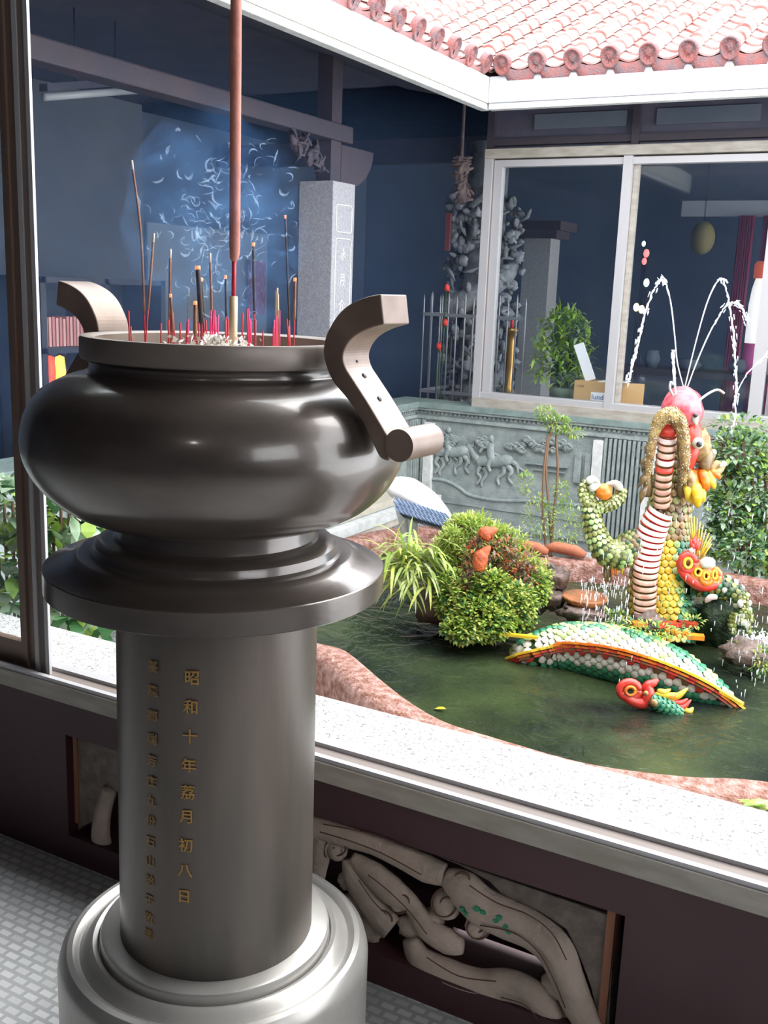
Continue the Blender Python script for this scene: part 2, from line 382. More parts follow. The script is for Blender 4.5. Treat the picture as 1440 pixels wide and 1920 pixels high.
# far window wall above the low wall
XP = -3.14
wn = struct(bpy.data.objects.new('window_2', None)); COL.objects.link(wn); wn.location = (-1.5, YW, WT)
MB().use(M['alu']).box(XP, XP + .06, YW, YW + .16, WT, 2.46).use(M['groove']).box(XP + .06, XP + .07, YW + .02, YW + .1, WT, 2.42).use(M['alu']).box(XP + .07, XP + .13, YW + .02, YW + .08, WT, 2.40).build('window_post', None, wn)
MB().box(-2.135, -2.075, YW + .004, YW + .10, WT + .02, 2.408).build('window_mullion', M['alu'], wn)
MB().box(-2.073, -2.045, YW + .05, YW + .12, WT, 2.40).build('sash_edge', M['sill_paint'], wn)
MB().box(-1.17, -1.09, YW + .004, YW + .10, WT + .02, 2.408).box(-1.07, -1.04, YW + .05, YW + .12, WT, 2.4).build('window_mullion', M['alu'], wn)
MB().box(XP, 3, YW - .005, YW + .16, WT, .72).build('window_sill', M['sill_paint'], wn, bevel=.004)
MB().box(XP + .055, 3, YW + .01, YW + .10, .715, .762).build('sash_rail', M['alu'], wn, bevel=.004)
MB().box(XP, 3, YW - .01, YW + .16, 2.41, 2.475).build('window_head', M['sill_paint'], wn, bevel=.004)
MB().box(XP + .13, 3, YW + .02, YW + .09, 2.355, 2.40).build('sash_rail', M['alu'], wn)
MB().box(XP + .13, -2.13, YW + .05, YW + .055, .76, 2.36).build('window_pane', M['glass'], wn)
MB().box(-2.05, -1.17, YW + .09, YW + .095, .76, 2.36).build('window_pane', M['glass'], wn)
MB().box(-1.07, 3, YW + .05, YW + .055, .76, 2.36).build('window_pane', M['glass'], wn)
# transom panels over the window
b = MB().use(M['timber']).box(XP, 3, YW + .06, YW + .12, 2.475, 2.97)
b.use(M['timber_red']).box(XP, 3, YW + .03, YW + .08, 2.50, 2.545)
for x in (XP, -2.10, -1.1): b.box(x, x + .05, YW + .02, YW + .07, 2.475, 2.97)
b.use(M['slate'])
for x in (-2.8, -1.95, -.9): b.box(x, x + .65, YW + .045, YW + .065, 2.60, 2.70)
struct(b.build('wall_transom', None))

# ---- roofs of round clay tiles
def roof(name, O, U, S, n_rows, length, capx, lab):
    """O first tile on the eave, U step along the eave (unit), S unit slope direction going up"""
    O = V(O); U = V(U); S = V(S).normalized(); up = U.cross(S)
    if up.z < 0: up = -up
    root = bpy.data.objects.new(name, None); COL.objects.link(root); root.location = O; struct(root)
    pitch = .238
    b = MB().use(M['tile'], True)
    hw = pitch * .5
    for i in range(-lab, n_rows):
        c = O + U * (i * pitch)
        # rows left of the corner start at the valley
        k = int(length / .17); st = max(0, int(-i * pitch * 1.05 / .17) - 1)
        for j in range(st, k):
            s0 = j * .17; s1 = s0 + .185; r0 = .056; r1 = .050
            for (sa, sb, ra, rb) in ((s0, s1, r0, r1),):
                vs = []
                for (s_, r_) in ((sa, ra), (sb, rb)):
                    for q in range(8):
                        th = PI * q / 7; vs.append(c + S * s_ + U * (math.cos(th) * r_) + up * (math.sin(th) * r_ + .02 + .012 * (1 if s_ == sa else 0)))
                b.add(vs, [(q, q + 1, q + 9, q + 8) for q in range(7)])
                b.add(vs[:8], [tuple(range(8))])
            vs = []
            for s_, lift in ((s0, .014), (s1, 0)):
                for q in range(7):
                    t = q / 6; u = .04 + t * (pitch - .08); vs.append(c + U * u + S * s_ + up * (-.03 * math.sin(PI * t) + .012 + lift))
            b.add(vs, [(q, q + 1, q + 8, q + 7) for q in range(6)])
            lo = [p - up * .012 for p in vs[:7]]
            b.add(vs[:7] + lo, [(q, q + 1, q + 8, q + 7) for q in range(6)])
    b.build('tile_field', None, root, recalc=False)
    for i in capx:
        c = O + U * (i * pitch)
        e = MB().use(M['tile_dark'], True)
        ry = Matrix((U, up, -S)).transposed()
        prof = [(.0, .012), (.017, .016), (.025, .006), (.037, .008), (.047, .02), (.054, .022), (.060, .012), (.060, -.02)]
        vs = []; sg = 16
        for r, h in prof:
            for q in range(sg):
                th = 2 * PI * q / sg; rr = r * (1 + (.12 * math.sin(th * 5) if .01 < r < .045 else 0))
                yy = math.sin(th) * rr
                if yy < 0: yy *= 1.35
                vs.append(c + ry @ V((math.cos(th) * rr, yy + .035, h)))
        e.add(vs, [(a * sg + q, a * sg + (q + 1) % sg, (a + 1) * sg + (q + 1) % sg, (a + 1) * sg + q) for a in range(len(prof) - 1) for q in range(sg)])
        o = e.build('tile_end_cap', None, root)
        d = MB().use(M['tile_dark'], True)
        n = 12; top = []; bot = []
        for q in range(n + 1):
            t = q / n; u = .012 + t * (pitch - .024); dd = .03 * math.sin(PI * t)
            top.append(c + U * u + up * (-dd + .012) - S * .012)
            bot.append(c + U * u + up * (-dd - .02 - .105 * math.sin(PI * t) ** .55 - .008 * math.cos(t * 6 * PI)) - S * .012)
        vs = top + bot; vs2 = [p + S * .016 for p in vs]; m_ = n + 1
        d.add(vs + vs2, [(q, q + 1, m_ + q + 1, m_ + q) for q in range(n)] + [(2 * m_ + q, 3 * m_ + q, 3 * m_ + q + 1, 2 * m_ + q + 1) for q in range(n)] + [(q, 2 * m_ + q, 2 * m_ + q + 1, q + 1) for q in range(n)] + [(m_ + q, m_ + q + 1, 3 * m_ + q + 1, 3 * m_ + q) for q in range(n)])
        d.build('drip_tile', None, root)
    return root
RZ = EZ + .225
sl = math.tan(math.radians(24))
roof('roof_far', (EX + .10, EY - .02, RZ), (1, 0, 0), (0, 1, sl), 18, 5.0, range(0, 14), 22)
roof('roof_left', (EX + .0, EY - .10, RZ), (0, -1, 0), (-1, 0, sl), 18, 4.0, range(0, 14), 18)
b = MB().use(M['timber'])
zb = RZ - .06
b.add([(EX, EY + .04, zb), (3, EY + .04, zb), (3, EY + 5, zb + 4.96 * sl), (EX - 4.96, EY + 5, zb + 4.96 * sl)], [(0, 1, 2, 3)])
b.add([(EX - .04, 1.5, zb), (EX - .04, EY, zb), (EX - 5, EY + 4.96, zb + 4.96 * sl), (EX - 5, 1.5, zb + 4.96 * sl)], [(0, 1, 2, 3)])
struct(b.build('roof_boarding', None))

# ================================================================== THE INCENSE BURNER
UX, UYY = -1.086, 1.388
U0 = V((UX, UYY, 0))
burner = thing('incense_burner', 'large dark bronze incense burner with two curled handles on a round pedestal', 'incense burner', U0)
def lat(prof, name, m, seg=96, off=(0, 0)):
    o = MB().lathe(prof, (UX + off[0], UYY + off[1], 0), seg).build(name, m, burner)
    if name != 'bowl': o.data.set_sharp_from_angle(angle=math.radians(30))
    return o
# lowest base
def arcp(cx, cz, r, a0, a1, n=8, sx=1):
    return [(cx + sx * r * math.cos(math.radians(lerp(a0, a1, i / n))), cz + r * math.sin(math.radians(lerp(a0, a1, i / n)))) for i in range(n + 1)]
base = [(0.0, 0), (.289, 0), (.289, .272), (.286, .284)] + arcp(.262, .300, .026, -10, 100, 6) + [(.250, .322), (.246, .318)] + \
    arcp(.232, .312, .022, 20, 120, 6) + [(.2125, .312), (.2115, .300)]
base = [(0, 0), (.289, 0), (.289, .262), (.284, .280), (.272, .292), (.262, .294), (.254, .290), (.250, .286), (.244, .290), (.236, .298), (.226, .303), (.218, .300), (.2145, .292),
        (.2135, .292), (.2130, .312), (.2105, .317), (.205, .319), (0, .319)]
lat(base, 'base', M['bronze_base'])
lat([(0, .315), (.178, .315), (.175, .975), (.170, .976), (0, .976)], 'column', M['bronze_col'], off=(.002, 0))
disc = [(0, .977), (.176, .977), (.180, .978), (.20, .981), (.289, .981), (.2915, .983), (.2915, 1.020), (.290, 1.0215), (.281, 1.0225), (.268, 1.026), (.256, 1.031), (.246, 1.037), (.238, 1.043), (.232, 1.044), (.216, 1.044),
        (.211, 1.047), (.2085, 1.053), (.207, 1.060), (.200, 1.0655), (.188, 1.0675), (.176, 1.069), (.171, 1.073), (.1695, 1.082), (.1695, 1.125), (0, 1.125)]
lat(disc, 'pedestal_disc', M['bronze'])
bowl = [(0, 1.095), (.150, 1.095), (.172, 1.098), (.208, 1.107), (.238, 1.119), (.264, 1.135), (.287, 1.157), (.304, 1.181), (.3155, 1.207), (.3195, 1.234), (.3165, 1.262), (.308, 1.287),
        (.293, 1.309), (.270, 1.327), (.245, 1.339), (.222, 1.347), (.211, 1.351), (.208, 1.357), (.209, 1.365), (.213, 1.369)]
bowl2 = []
P_ = catmull([V((r, 0, z)) for r, z in bowl], 3)
bw = lat([(max(p.x, 0), p.z) for p in P_], 'bowl', M['bronze'], 128)
lat([(.214, 1.368), (.2205, 1.370), (.2225, 1.374), (.2225, 1.402), (.2205, 1.406), (.204, 1.406), (.198, 1.403), (.198, 1.33), (.0, 1.33)], 'rim', mat('rim_bronze', (.115, .092, .078), .42, .2, (.17, .14, .12), 7), 128)
# handles: flat bronze straps in the plane of the wall, curling outwards at the top
hw = .037
fy = UYY - hw
outer = [(727, 551.6), (700, 557), (672, 568), (650, 584), (632, 608), (619, 637), (617, 669), (633, 712), (663, 748), (690, 787), (712, 831), (726, 856), (742, 862), (761, 861), (779, 851), (787, 831), (782, 812), (767, 806), (755, 812), (742, 820)]
inner = [(733, 608), (702, 617), (676, 631), (661, 648), (654, 668), (659, 690), (674, 713), (699, 750), (722, 787), (742, 820)]
def pp(px): p = aY(px[0], px[1], fy); return (p.x - UX, p.z)
po = [pp(p) for p in outer]; pi_ = [pp(p) for p in inner[:-1]]
so_ = catmull([V((x, 0, z)) for x, z in po[:13]], 4); si = catmull([V((x, 0, z)) for x, z in [pp(p) for p in inner]], 4)
RC = pp((763, 833)); RR = .0245
prof = [(p.x, p.z) for p in so_] + [(p.x, p.z) for p in si[::-1]][1:]
for sgn in (1, -1):
    ymid = UYY
    poly = [V((UX + sgn * x, ymid - hw, z)) for x, z in prof]
    h = MB().use(M['bronze_handle']).prism(poly, (0, 2 * hw, 0))
    # lift holes
    def turn(o):
        o.matrix_parent_inverse = Matrix.Identity(4); o.location = Matrix.Rotation(-.05, 3, 'Z') @ o.location; o.rotation_euler = (0, 0, -.05)
    ho = h.build('handle', None, burner, bevel=.0025); turn(ho)
    r = MB().use(M['bronze_handle'], True)
    c = V((UX + sgn * RC[0], ymid - hw - .002, RC[1]))
    sg = 28; vs = [c + V((math.cos(2 * PI * k / sg) * RR, j, math.sin(2 * PI * k / sg) * RR)) for j in (0, 2 * hw + .02) for k in range(sg)]
    r.add(vs, [(k, (k + 1) % sg, sg + (k + 1) % sg, sg + k) for k in range(sg)]).add(vs, [tuple(range(sg)), tuple(range(sg, 2 * sg))[::-1]], False)
    turn(r.build('handle_roller', None, burner, bevel=.001))
    for t in (.52, .66, .8):
        q = si[int(t * (len(si) - 1))]; q2 = si[int(t * (len(si) - 1)) + 1]
        tn = V(((q2.x - q.x) * sgn, 0, q2.z - q.z)).normalized(); nn = V((-tn.z * sgn, 0, tn.x * sgn)) * -1
        cc = V((UX + sgn * q.x, ymid, q.z))
        rr = .0042 if t > .55 else .002
        d = MB().use(M['black_hole'], True)  # black disc on the strap paints the dark of a hole
        nn = V((sgn * abs(tn.z), 0, abs(tn.x)))
        vs = [cc + nn * .0012 + (tn * math.cos(a * PI / 6) * rr * 1.1 + V((0, 1, 0)) * math.sin(a * PI / 6) * rr) for a in range(12)]
        vs += [p - nn * .004 for p in vs]
        d.add(vs, [tuple(range(12))] + [(k, (k + 1) % 12, 12 + (k + 1) % 12, 12 + k) for k in range(12)])
        turn(d.build('rivet_hole', None, burner))

# inscription: raised gilt characters wrapped on the column
def wrap_text(chars, px, ys, size, m, R=.1785):
    for ch, y in zip(chars, ys):
        cu = bpy.data.curves.new('t', 'FONT'); cu.body = ch; cu.size = size; cu.align_x = 'CENTER'; cu.align_y = 'CENTER'; cu.extrude = .0006; cu.resolution_u = 2; cu.offset = .00035
        to = bpy.data.objects.new('t', cu); COL.objects.link(to)
        dg = bpy.context.evaluated_depsgraph_get(); dg.update()
        me = bpy.data.meshes.new_from_object(to.evaluated_get(dg)); COL.objects.unlink(to); bpy.data.objects.remove(to)
        # place on the cylinder where the sight line meets it
        d = ray(px(y), y); a = d.x ** 2 + d.y ** 2; ox, oy = -UX - .002, -UYY
        bq = 2 * (d.x * ox + d.y * oy); cq = ox * ox + oy * oy - R * R
        t = (-bq - math.sqrt(max(bq * bq - 4 * a * cq, 0))) / (2 * a)
        p = CAM + d * t; ang = math.atan2(p.y - UYY, p.x - UX - .002)
        for v in me.vertices:
            x, yy, z = v.co; a_ = ang + x / R; rr = R + z
            v.co = V((UX + .002 + rr * math.cos(a_), UYY + rr * math.sin(a_), p.z + yy))
        me.materials.append(m); o = bpy.data.objects.new('inscription_character', me); COL.objects.link(o); o.parent = burner; o.location = -burner.location
wrap_text('昭和十年荔月初八日', lambda y: lerp(360, 345, (y - 1270) / 410), [1273, 1328, 1383, 1438, 1488, 1533, 1587, 1634, 1682], .026, M['gilt'])
wrap_text('基隆郡瑞芳庄九份石山弟子敬奉', lambda y: lerp(287, 279, (y - 1250) / 500), [1251, 1297, 1344, 1387, 1428, 1466, 1503, 1541, 1579, 1616, 1652, 1688, 1722, 1752], .021, M['giltdim'])

# ash bed and flakes
AZ = 1.388
b = MB().use(M['ash'], True); R_ = .1975; n = 26
vs = []; fs = []
for i in range(n + 1):
    for k in range(48):
        r = R_ * i / n; a = 2 * PI * k / 48; x, y = r * math.cos(a), r * math.sin(a)
        vs.append((UX + x, UYY + y, AZ - .014 + .010 * noise.noise(V((x * 22, y * 22, 3))) + .02 * math.exp(-((x - .03) ** 2 + (y + .05) ** 2) / .0022) * (1 if i < n else 0)))
for i in range(n):
    for k in range(48): fs.append((i * 48 + k, i * 48 + (k + 1) % 48, (i + 1) * 48 + (k + 1) % 48, (i + 1) * 48 + k))
b.add(vs, fs)
ash = b.build('incense_ash', None); tag(ash, 'beige bed of incense ash filling the bronze burner', 'ash', None, 'stuff')
b = MB().use(M['flake'])
for i in range(260):
    a = rnd(0, 2 * PI); r = abs(random.gauss(0, .028)); c = V((UX + .028 + r * math.cos(a) * 1.3, UYY - .04 + r * math.sin(a) * 1.0, AZ + .012 + rnd(-.008, .012)))
    d1 = rdir() * rnd(.003, .008); d2 = rdir().cross(d1).normalized() * rnd(.002, .005)
    b.add([c - d1, c + d2, c + d1, c - d2], [(0, 1, 2, 3)])
tag(b.build('ash_flakes', None), 'heap of white curled ash flakes around the tall incense stick', 'ash flakes', None, 'stuff')

# incense sticks
def stick(px0, py0, px1, py1, kind, dd=0.0, lab=None, bend=None, w=1.0):
    D = 1.735 + dd; p0 = aD(px0, py0, D)
    # stand on the ash
    p1 = aD(px1, py1, D)
    if p0.z > AZ - .01: p0 = p0 + (p0 - p1) * ((p0.z - AZ + .01) / max(p1.z - p0.z, .01))
    if kind in ('red', 'pink'):
        o = MB().use(M['red_stick' if kind == 'red' else 'pink_stick'], True).tube([p0, p1], .0014 * w, 6).build('incense_stub', None, loc=p0)
        if kind == 'red': tag(o, 'short bare red stub of a burnt incense stick in the ash', 'incense stick', 'red incense stubs in the ash')
        else: tag(o, 'short magenta stub of a burnt incense stick in the ash', 'incense stick', 'magenta incense stubs in the ash')
        return o
    t = thing('incense_stick', lab, 'incense stick', p0, 'long incense sticks in the burner')
    L = (p1 - p0).length; fr_ = min(.062 / L, .45) if L > .12 else .4
    if bend: mid = p0.lerp(p1, .62) + RX * bend; P = catmull([p0, mid, p1], 8)
    else: P = [p0.lerp(p1, i / 8) for i in range(9)]
    k = max(1, int(len(P) * fr_)); 
    MB().use(M['red_stick'], True).tube(P[:k + 1], .0012, 6).build('stick_end', None, t)
    mm = {'brown': 'brown_inc', 'black': 'dark_inc', 'tan': 'bamboo'}[kind]
    MB().use(M[mm], True).tube(P[k:], .0021 * w, 7).build('incense_coating', None, t)
    if kind != 'tan':
        MB().use(M['ember' if 'glow' in lab else 'burnt'], True).tube([P[-1], P[-1] + (P[-1] - P[-2]).normalized() * (.006 if 'glow' in lab else .016)], .0023 * w, 7).build('burnt_tip', None, t)
L_ = [(271, 632, 249, 318, 'brown', .05, 'tallest thin brown incense stick, bending at its grey tip, at left', .006),
      (274, 632, 287, 455, 'brown', .05, 'brown incense stick leaning right from the foot of the tallest thin one', 0),
      (317, 640, 319, 485, 'brown', .02, 'thin grey-tipped brown stick third from the left of the long ones', 0),
      (325, 638, 320, 558, 'brown', 0, 'short brown stick with glowing orange tip leaning left', 0),
      (380, 640, 371, 506, 'black', -.03, 'thick black incense stick with pink glowing tip left of centre', 0, 2.0),
      (384, 640, 377, 528, 'black', 0, 'black incense stick with glowing tip close behind the thick one', 0, 1.5),
      (399, 640, 394, 492, 'brown', .04, 'thin brown grey-tipped stick between the thick black pair and the giant stick', 0),
      (425, 640, 423, 523, 'black', .03, 'thin black stick with glowing tip just left of the giant stick', 0),
      (478, 645, 475, 462, 'black', .05, 'black stick with pink glowing tip right of the giant stick', 0, 1.3),
      (544, 645, 535, 410, 'black', .07, 'tall thin black stick with glowing tip at the right', 0, .8),
      (551, 648, 553, 528, 'brown', 0, 'rightmost brown stick with orange glowing tip', 0, 1.2),
      (366, 640, 366, 572, 'brown', -.04, 'short red-brown stick with glowing tip in front of the black pair', 0, 1.4)]
for q in L_:
    stick(q[0], q[1], q[2], q[3], q[4], q[5], q[6], q[7], q[8] if len(q) > 8 else 1.0)
for (x0, x1, y1, k, dd) in [(243, 241, 583, 'red', .0), (247, 245, 612, 'red', .02), (302, 302, 606, 'red', .03), (338, 338, 605, 'red', -.02), (352, 353, 598, 'pink', .01), (349, 351, 603, 'red', .03),
                            (321, 320, 590, 'red', 0), (328, 324, 585, 'red', .02), (316, 316, 600, 'red', .01), (363, 364, 600, 'red', .02), (369, 368, 598, 'red', -.02), (374, 372, 604, 'red', .04), (377, 377, 600, 'red', 0), (382, 381, 602, 'red', .05), (388, 386, 600, 'red', -.01),
                            (394, 396, 582, 'pink', .0), (398, 400, 582, 'pink', .02), (403, 402, 582, 'pink', -.02), (406, 404, 594, 'pink', .03), (408, 409, 590, 'pink', 0), (423, 423, 600, 'red', -.02), (427, 428, 598, 'red', .01), (441, 441, 600, 'red', -.05),
                            (454, 455, 587, 'red', .02), (465, 463, 580, 'red', 0), (467, 466, 578, 'pink', .03), (470, 469, 598, 'pink', -.02), (471, 471, 602, 'red', .01), (479, 479, 600, 'red', -.03), (493, 493, 621, 'red', .02),
                            (512, 513, 610, 'pink', 0), (515, 514, 600, 'pink', .02), (518, 518, 592, 'pink', -.01), (521, 521, 590, 'pink', .03), (524, 524, 582, 'pink', 0), (541, 538, 598, 'red', 0), (543, 541, 612, 'red', .03)]:
    stick(x0, 645, x1, y1, k, dd)
for i, (x, y) in enumerate([(517, 545), (520, 540), (522, 552)]):
    D = 1.74; p0 = aD(x, 600, D); p1 = aD(x + (1 - i), y, D); p0 = p0 + (p0 - p1).normalized() * .08
    tag(MB().use(M['bamboo'], True).tube([p0, p1], .0016, 6).build('incense_stub', None, loc=p0), 'pale frayed bamboo stub standing in the magenta bundle', 'incense stick', 'pale bamboo stubs in the magenta bundle')
# giant stick
D = 1.66; p0 = aD(437, 650, D); gs = thing('giant_incense_stick', 'very tall thick red-brown incense stick rising out of the photo, on a bare wooden foot', 'incense stick', p0)
MB().use(M['bamboo'], True).tube([p0 - V((0, 0, .03)), aD(438, 556, D)], .0066, 8).build('wooden_foot', None, gs)
MB().use(M['red_stick'], True).tube([aD(438, 565, D), aD(439, 485, D)], .0036, 8).build('stick_core', None, gs)
P = [aD(439, 492, D), aD(439, 486, D), aD(440, 474, D), aD(440, 460, D), aD(441, 300, D), aD(442, 120, D), aD(446, -620, D)]
MB().use(M['giant_inc'], True).tube(P, [.003, .0065, .0082, .0088, .0090, .0092, .0092], 16).build('incense_coating', None, gs)

# ================================================================== CARVED STONE IN THE LOW WALL
PY = 1.785
cs = thing('carved_stone_panel', 'pale stone cloud-scroll carving set in the maroon wall under the window', 'stone carving', (-1.13, PY, .08))
def q(px, py, Y=PY): return aY(px, py, Y)
b = MB().use(M['maroon'])
hl = aY(850, 1800, 1.92).x; hr = aY(1025, 1800, 1.92).x
hz1 = aY(900, 1750, 1.92).z; hz0 = aY(1000, 1850, 1.92).z
b.box(-1.86, hl, 1.91, 1.945, .075, .356).box(hr, -.41, 1.91, 1.945, .075, .356)
b.box(hl, hr, 1.91, 1.945, hz1, .356)
struct(b.build('wall_shade_backing', None))  # maroon plate added to darken the carving's holes where shade lies
# corner slabs
b = MB().use(M['panel_stone'])
def zx(px, py): p = q(px, py, PY); return V((p.x, 0, p.z))
tr_ = [(793, 1598), (1150, 1722), (1140, 1935), (1120, 1915), (1105, 1850), (1082, 1790), (1060, 1745), (1010, 1712), (960, 1700), (915, 1655), (860, 1625)]
poly = [zx(*p) for p in tr_]
for p in poly: p.y = PY + .005; p.z = max(p.z, .076)
b.prism(poly, (0, .06, 0)); b.build('corner_slab', None, cs, bevel=.003); b = MB().use(M['panel_stone'])
tl = [(136, 1385), (300, 1425), (230, 1480), (190, 1500), (175, 1540), (150, 1552), (134, 1560)]
poly = [zx(*p) for p in tl]
for p in poly: p.y = PY + .005; p.x = max(p.x, -1.858)
b.prism(poly, (0, .06, 0))
b.build('corner_slab', None, cs, bevel=.003)
b = MB().use(M['panel_edge']); x1 = q(1150, 1722).x
b.box(x1 - .012, x1 + .004, PY - .002, PY + .05, .076, .352).build('orange_edging', None, cs)
MB().use(M['panel_edge']).box(-1.859, -1.847, PY - .002, PY + .05, .10, .354).build('orange_edging', None, cs)
def vine(pts, rad, name='scroll_vine', m='pale_stone', flat=.62, Y=PY):
    P = catmull([q(x, y, Y) for x, y in pts], 6); n = len(P)
    k = len(rad) - 1; R = []
    for i in range(n):
        t = i / (n - 1) * k; j = min(int(t), k - 1); R.append(lerp(rad[j], rad[j + 1], t - j) * 2.45 / FPX)
    return MB().use(M[m], True).tube(P, R, 12, flat=flat, up=(0, 1, 0)).build(name, None, cs)
vine([(585, 1550), (640, 1562), (700, 1580), (755, 1605), (800, 1628), (835, 1640)], [26, 25, 22, 24, 26, 20])
vine([(835, 1645), (868, 1665), (905, 1700), (950, 1722), (1000, 1745), (1040, 1780), (1062, 1830), (1082, 1880), (1110, 1935)], [18, 34, 36, 36, 34, 34, 30, 28, 24])
vine([(660, 1610), (700, 1640), (735, 1670), (775, 1700), (800, 1740), (840, 1765), (868, 1775)], [14, 26, 28, 18, 22, 24, 14])
vine([(655, 1612), (665, 1650), (690, 1690), (715, 1720), (735, 1740)], [14, 22, 24, 28, 26])
vine([(770, 1760), (790, 1800), (840, 1830), (900, 1850), (960, 1850), (1010, 1875), (1035, 1920)], [16, 26, 32, 32, 30, 28, 24])
for (x, y, r) in [(700, 1660, 24), (770, 1735, 26), (812, 1722, 22), (690, 1740, 30), (660, 1700, 26), (1040, 1850, 26), (1055, 1910, 26), (780, 1790, 22), (650, 1650, 18), (975, 1900, 28), (1020, 1905, 30)]:
    MB().use(M['pale_stone'], True).ball(q(x, y, PY + .015), (r * 2.3 / FPX, .02, r * 2.1 / FPX), 14, 8, .3).build('scroll_lobe', None, cs)
vine([(610, 1560), (600, 1600), (592, 1650), (598, 1690)], [18, 22, 18, 10])
vine([(205, 1480), (192, 1530), (190, 1575), (205, 1600), (230, 1610)], [16, 20, 24, 20, 18])
vine([(168, 1580), (182, 1598), (205, 1600)], [12, 14, 12])
def curl(cx, cy, r, turns=1.4, a0=0, sgn=1):
    n = 26; pts = []
    for i in range(n):
        t = i / (n - 1); a = a0 + sgn * turns * 2 * PI * t; rr = r * (1 - .78 * t); pts.append(q(cx + rr * math.cos(a), cy + rr * math.sin(a), PY - .012))
    b = MB().use(M['pale_stone'], True)
    c = q(cx, cy, PY + .006); b.ball(c, (r * 1.02 * 1.98 / FPX, .022, r * 1.02 * 1.98 / FPX), 16, 8)
    b.use(M['pen_line']).tube(pts, .0022, 5)
    b.build('spiral_curl', None, cs)
b = MB().use(M['pen_line'], True)
for pts in ([(600, 1560), (660, 1578), (720, 1602), (790, 1640)], [(605, 1545), (690, 1562), (760, 1588)], [(880, 1660), (930, 1692), (990, 1715), (1035, 1750), (1062, 1800)], [(900, 1735), (960, 1748), (1005, 1780), (1035, 1830), (1060, 1890)], [(690, 1640), (730, 1672), (770, 1712), (800, 1752)],
            [(672, 1650), (700, 1690), (725, 1715)], [(800, 1795), (860, 1830), (930, 1840)], [(940, 1870), (985, 1885), (1010, 1915)]):
    b.tube(catmull([q(x, y, PY - .030) for x, y in pts], 5), .0016, 4)
b.build('carved_line', None, cs)
for a in [(632, 1592, 26, 1.2, 2.5, 1), (836, 1696, 32, 1.4, -1.5, -1), (895, 1738, 26, 1.5, 0, 1), (750, 1692, 22, 1.3, 2, -1), (718, 1728, 24, 1.2, 3.5, 1), (992, 1752, 22, 1.1, 2.8, 1), (870, 1650, 20, .8, 3, 1)]: curl(*a)
b = MB().use(M['green_paint'])
for (x, y, s_) in [(865, 1705, 8), (893, 1704, 9), (905, 1712, 8), (872, 1713, 6), (935, 1722, 9), (948, 1738, 8), (953, 1748, 7), (930, 1728, 7)]:
    c = q(x, y, PY - .029); n_ = 7; vs = [c + V((math.cos(2 * PI * k / n_) * s_ * .001 * rnd(.6, 1.2), rnd(-.001, .001), math.sin(2 * PI * k / n_) * s_ * .0007 * rnd(.6, 1.2))) for k in range(n_)]
    b.add(vs + [p + V((0, .02, 0)) for p in vs], [tuple(range(n_))] + [(k, (k + 1) % n_, n_ + (k + 1) % n_, n_ + k) for k in range(n_)])
b.build('green_paint_trace', None, cs)

# ================================================================== RELIEF CARVINGS ON THE FAR WALL
RY = YW - .012
rp = thing('carved_relief_panel', 'grey stone relief of horse riders and clouds below the left far window', 'stone relief', (-2.8, YW, .1))
RS = 7.1 / FPX
def rv(pts, rad, name, parent=rp, Y=RY, flat=.6, m='grey_stone'):
    P = catmull([aY(x, y, Y) for x, y in pts], 5); n = len(P); k = len(rad) - 1; R = []
    for i in range(n):
        t = i / (n - 1) * k; j = min(int(t), k - 1); R.append(lerp(rad[j], rad[j + 1], t - j) * RS)
    if isinstance(name, MB): return name.use(M[m], True).tube(P, R, 8, flat=flat, up=(0, 1, 0))
    return MB().use(M[m], True).tube(P, R, 8, flat=flat, up=(0, 1, 0)).build(name, None, parent)
def horse(ox, oy, s, parent, rider=True, fl=1):
    f_ = lambda P: [(ox + fl * x * s, oy + y * s) for x, y in P]
    b = MB()
    rv(f_([(-30, -2), (-15, -4), (5, -2), (25, -5), (34, -2)]), [9 * s, 13 * s, 12 * s, 13 * s, 8 * s], b)
    rv(f_([(-28, -5), (-40, -20), (-46, -34)]), [9 * s, 7 * s, 5 * s], b); rv(f_([(-44, -34), (-52, -26), (-56, -20)]), [6 * s, 5 * s, 3 * s], b)
    rv(f_([(-24, 6), (-30, 18), (-24, 28), (-32, 40)]), [6 * s, 4 * s, 3.5 * s, 3 * s], b); rv(f_([(-18, 8), (-14, 22), (-22, 34), (-22, 44)]), [6 * s, 4 * s, 3.5 * s, 3 * s], b)
    rv(f_([(26, 5), (34, 16), (28, 28), (36, 40)]), [7 * s, 5 * s, 3.5 * s, 3 * s], b); rv(f_([(20, 6), (18, 20), (8, 28), (10, 42)]), [7 * s, 5 * s, 3.5 * s, 3 * s], b)
    rv(f_([(33, -4), (44, 4), (46, 20)]), [4 * s, 4 * s, 2 * s], b)
    b.build('horse', None, parent)
    if rider:
        b = MB(); rv(f_([(-4, -8), (-6, -22), (-4, -38)]), [9 * s, 9 * s, 7 * s], b, Y=RY - .015); b.use(M['grey_stone']).ball(aY(ox + fl * -4 * s, oy - 46 * s, RY - .015), (6.5 * s * RS, .02, 7.5 * s * RS), 8, 6)
        rv(f_([(-6, -32), (-20, -28), (-26, -20)]), [4 * s, 3.5 * s, 3 * s], b, Y=RY - .02); rv(f_([(-2, -10), (-10, 4), (-6, 16)]), [6 * s, 5 * s, 3.5 * s], b, Y=RY - .025)
        b.build('rider', None, parent)
horse(845, 850, .95, rp); horse(925, 868, 1.0, rp); horse(862, 846, .6, rp, False, -1)
b = MB(); rv([(925, 850), (960, 868), (990, 890)], [3, 3, 2], b); b.build('spear', None, rp)
rg = random.Random(3)
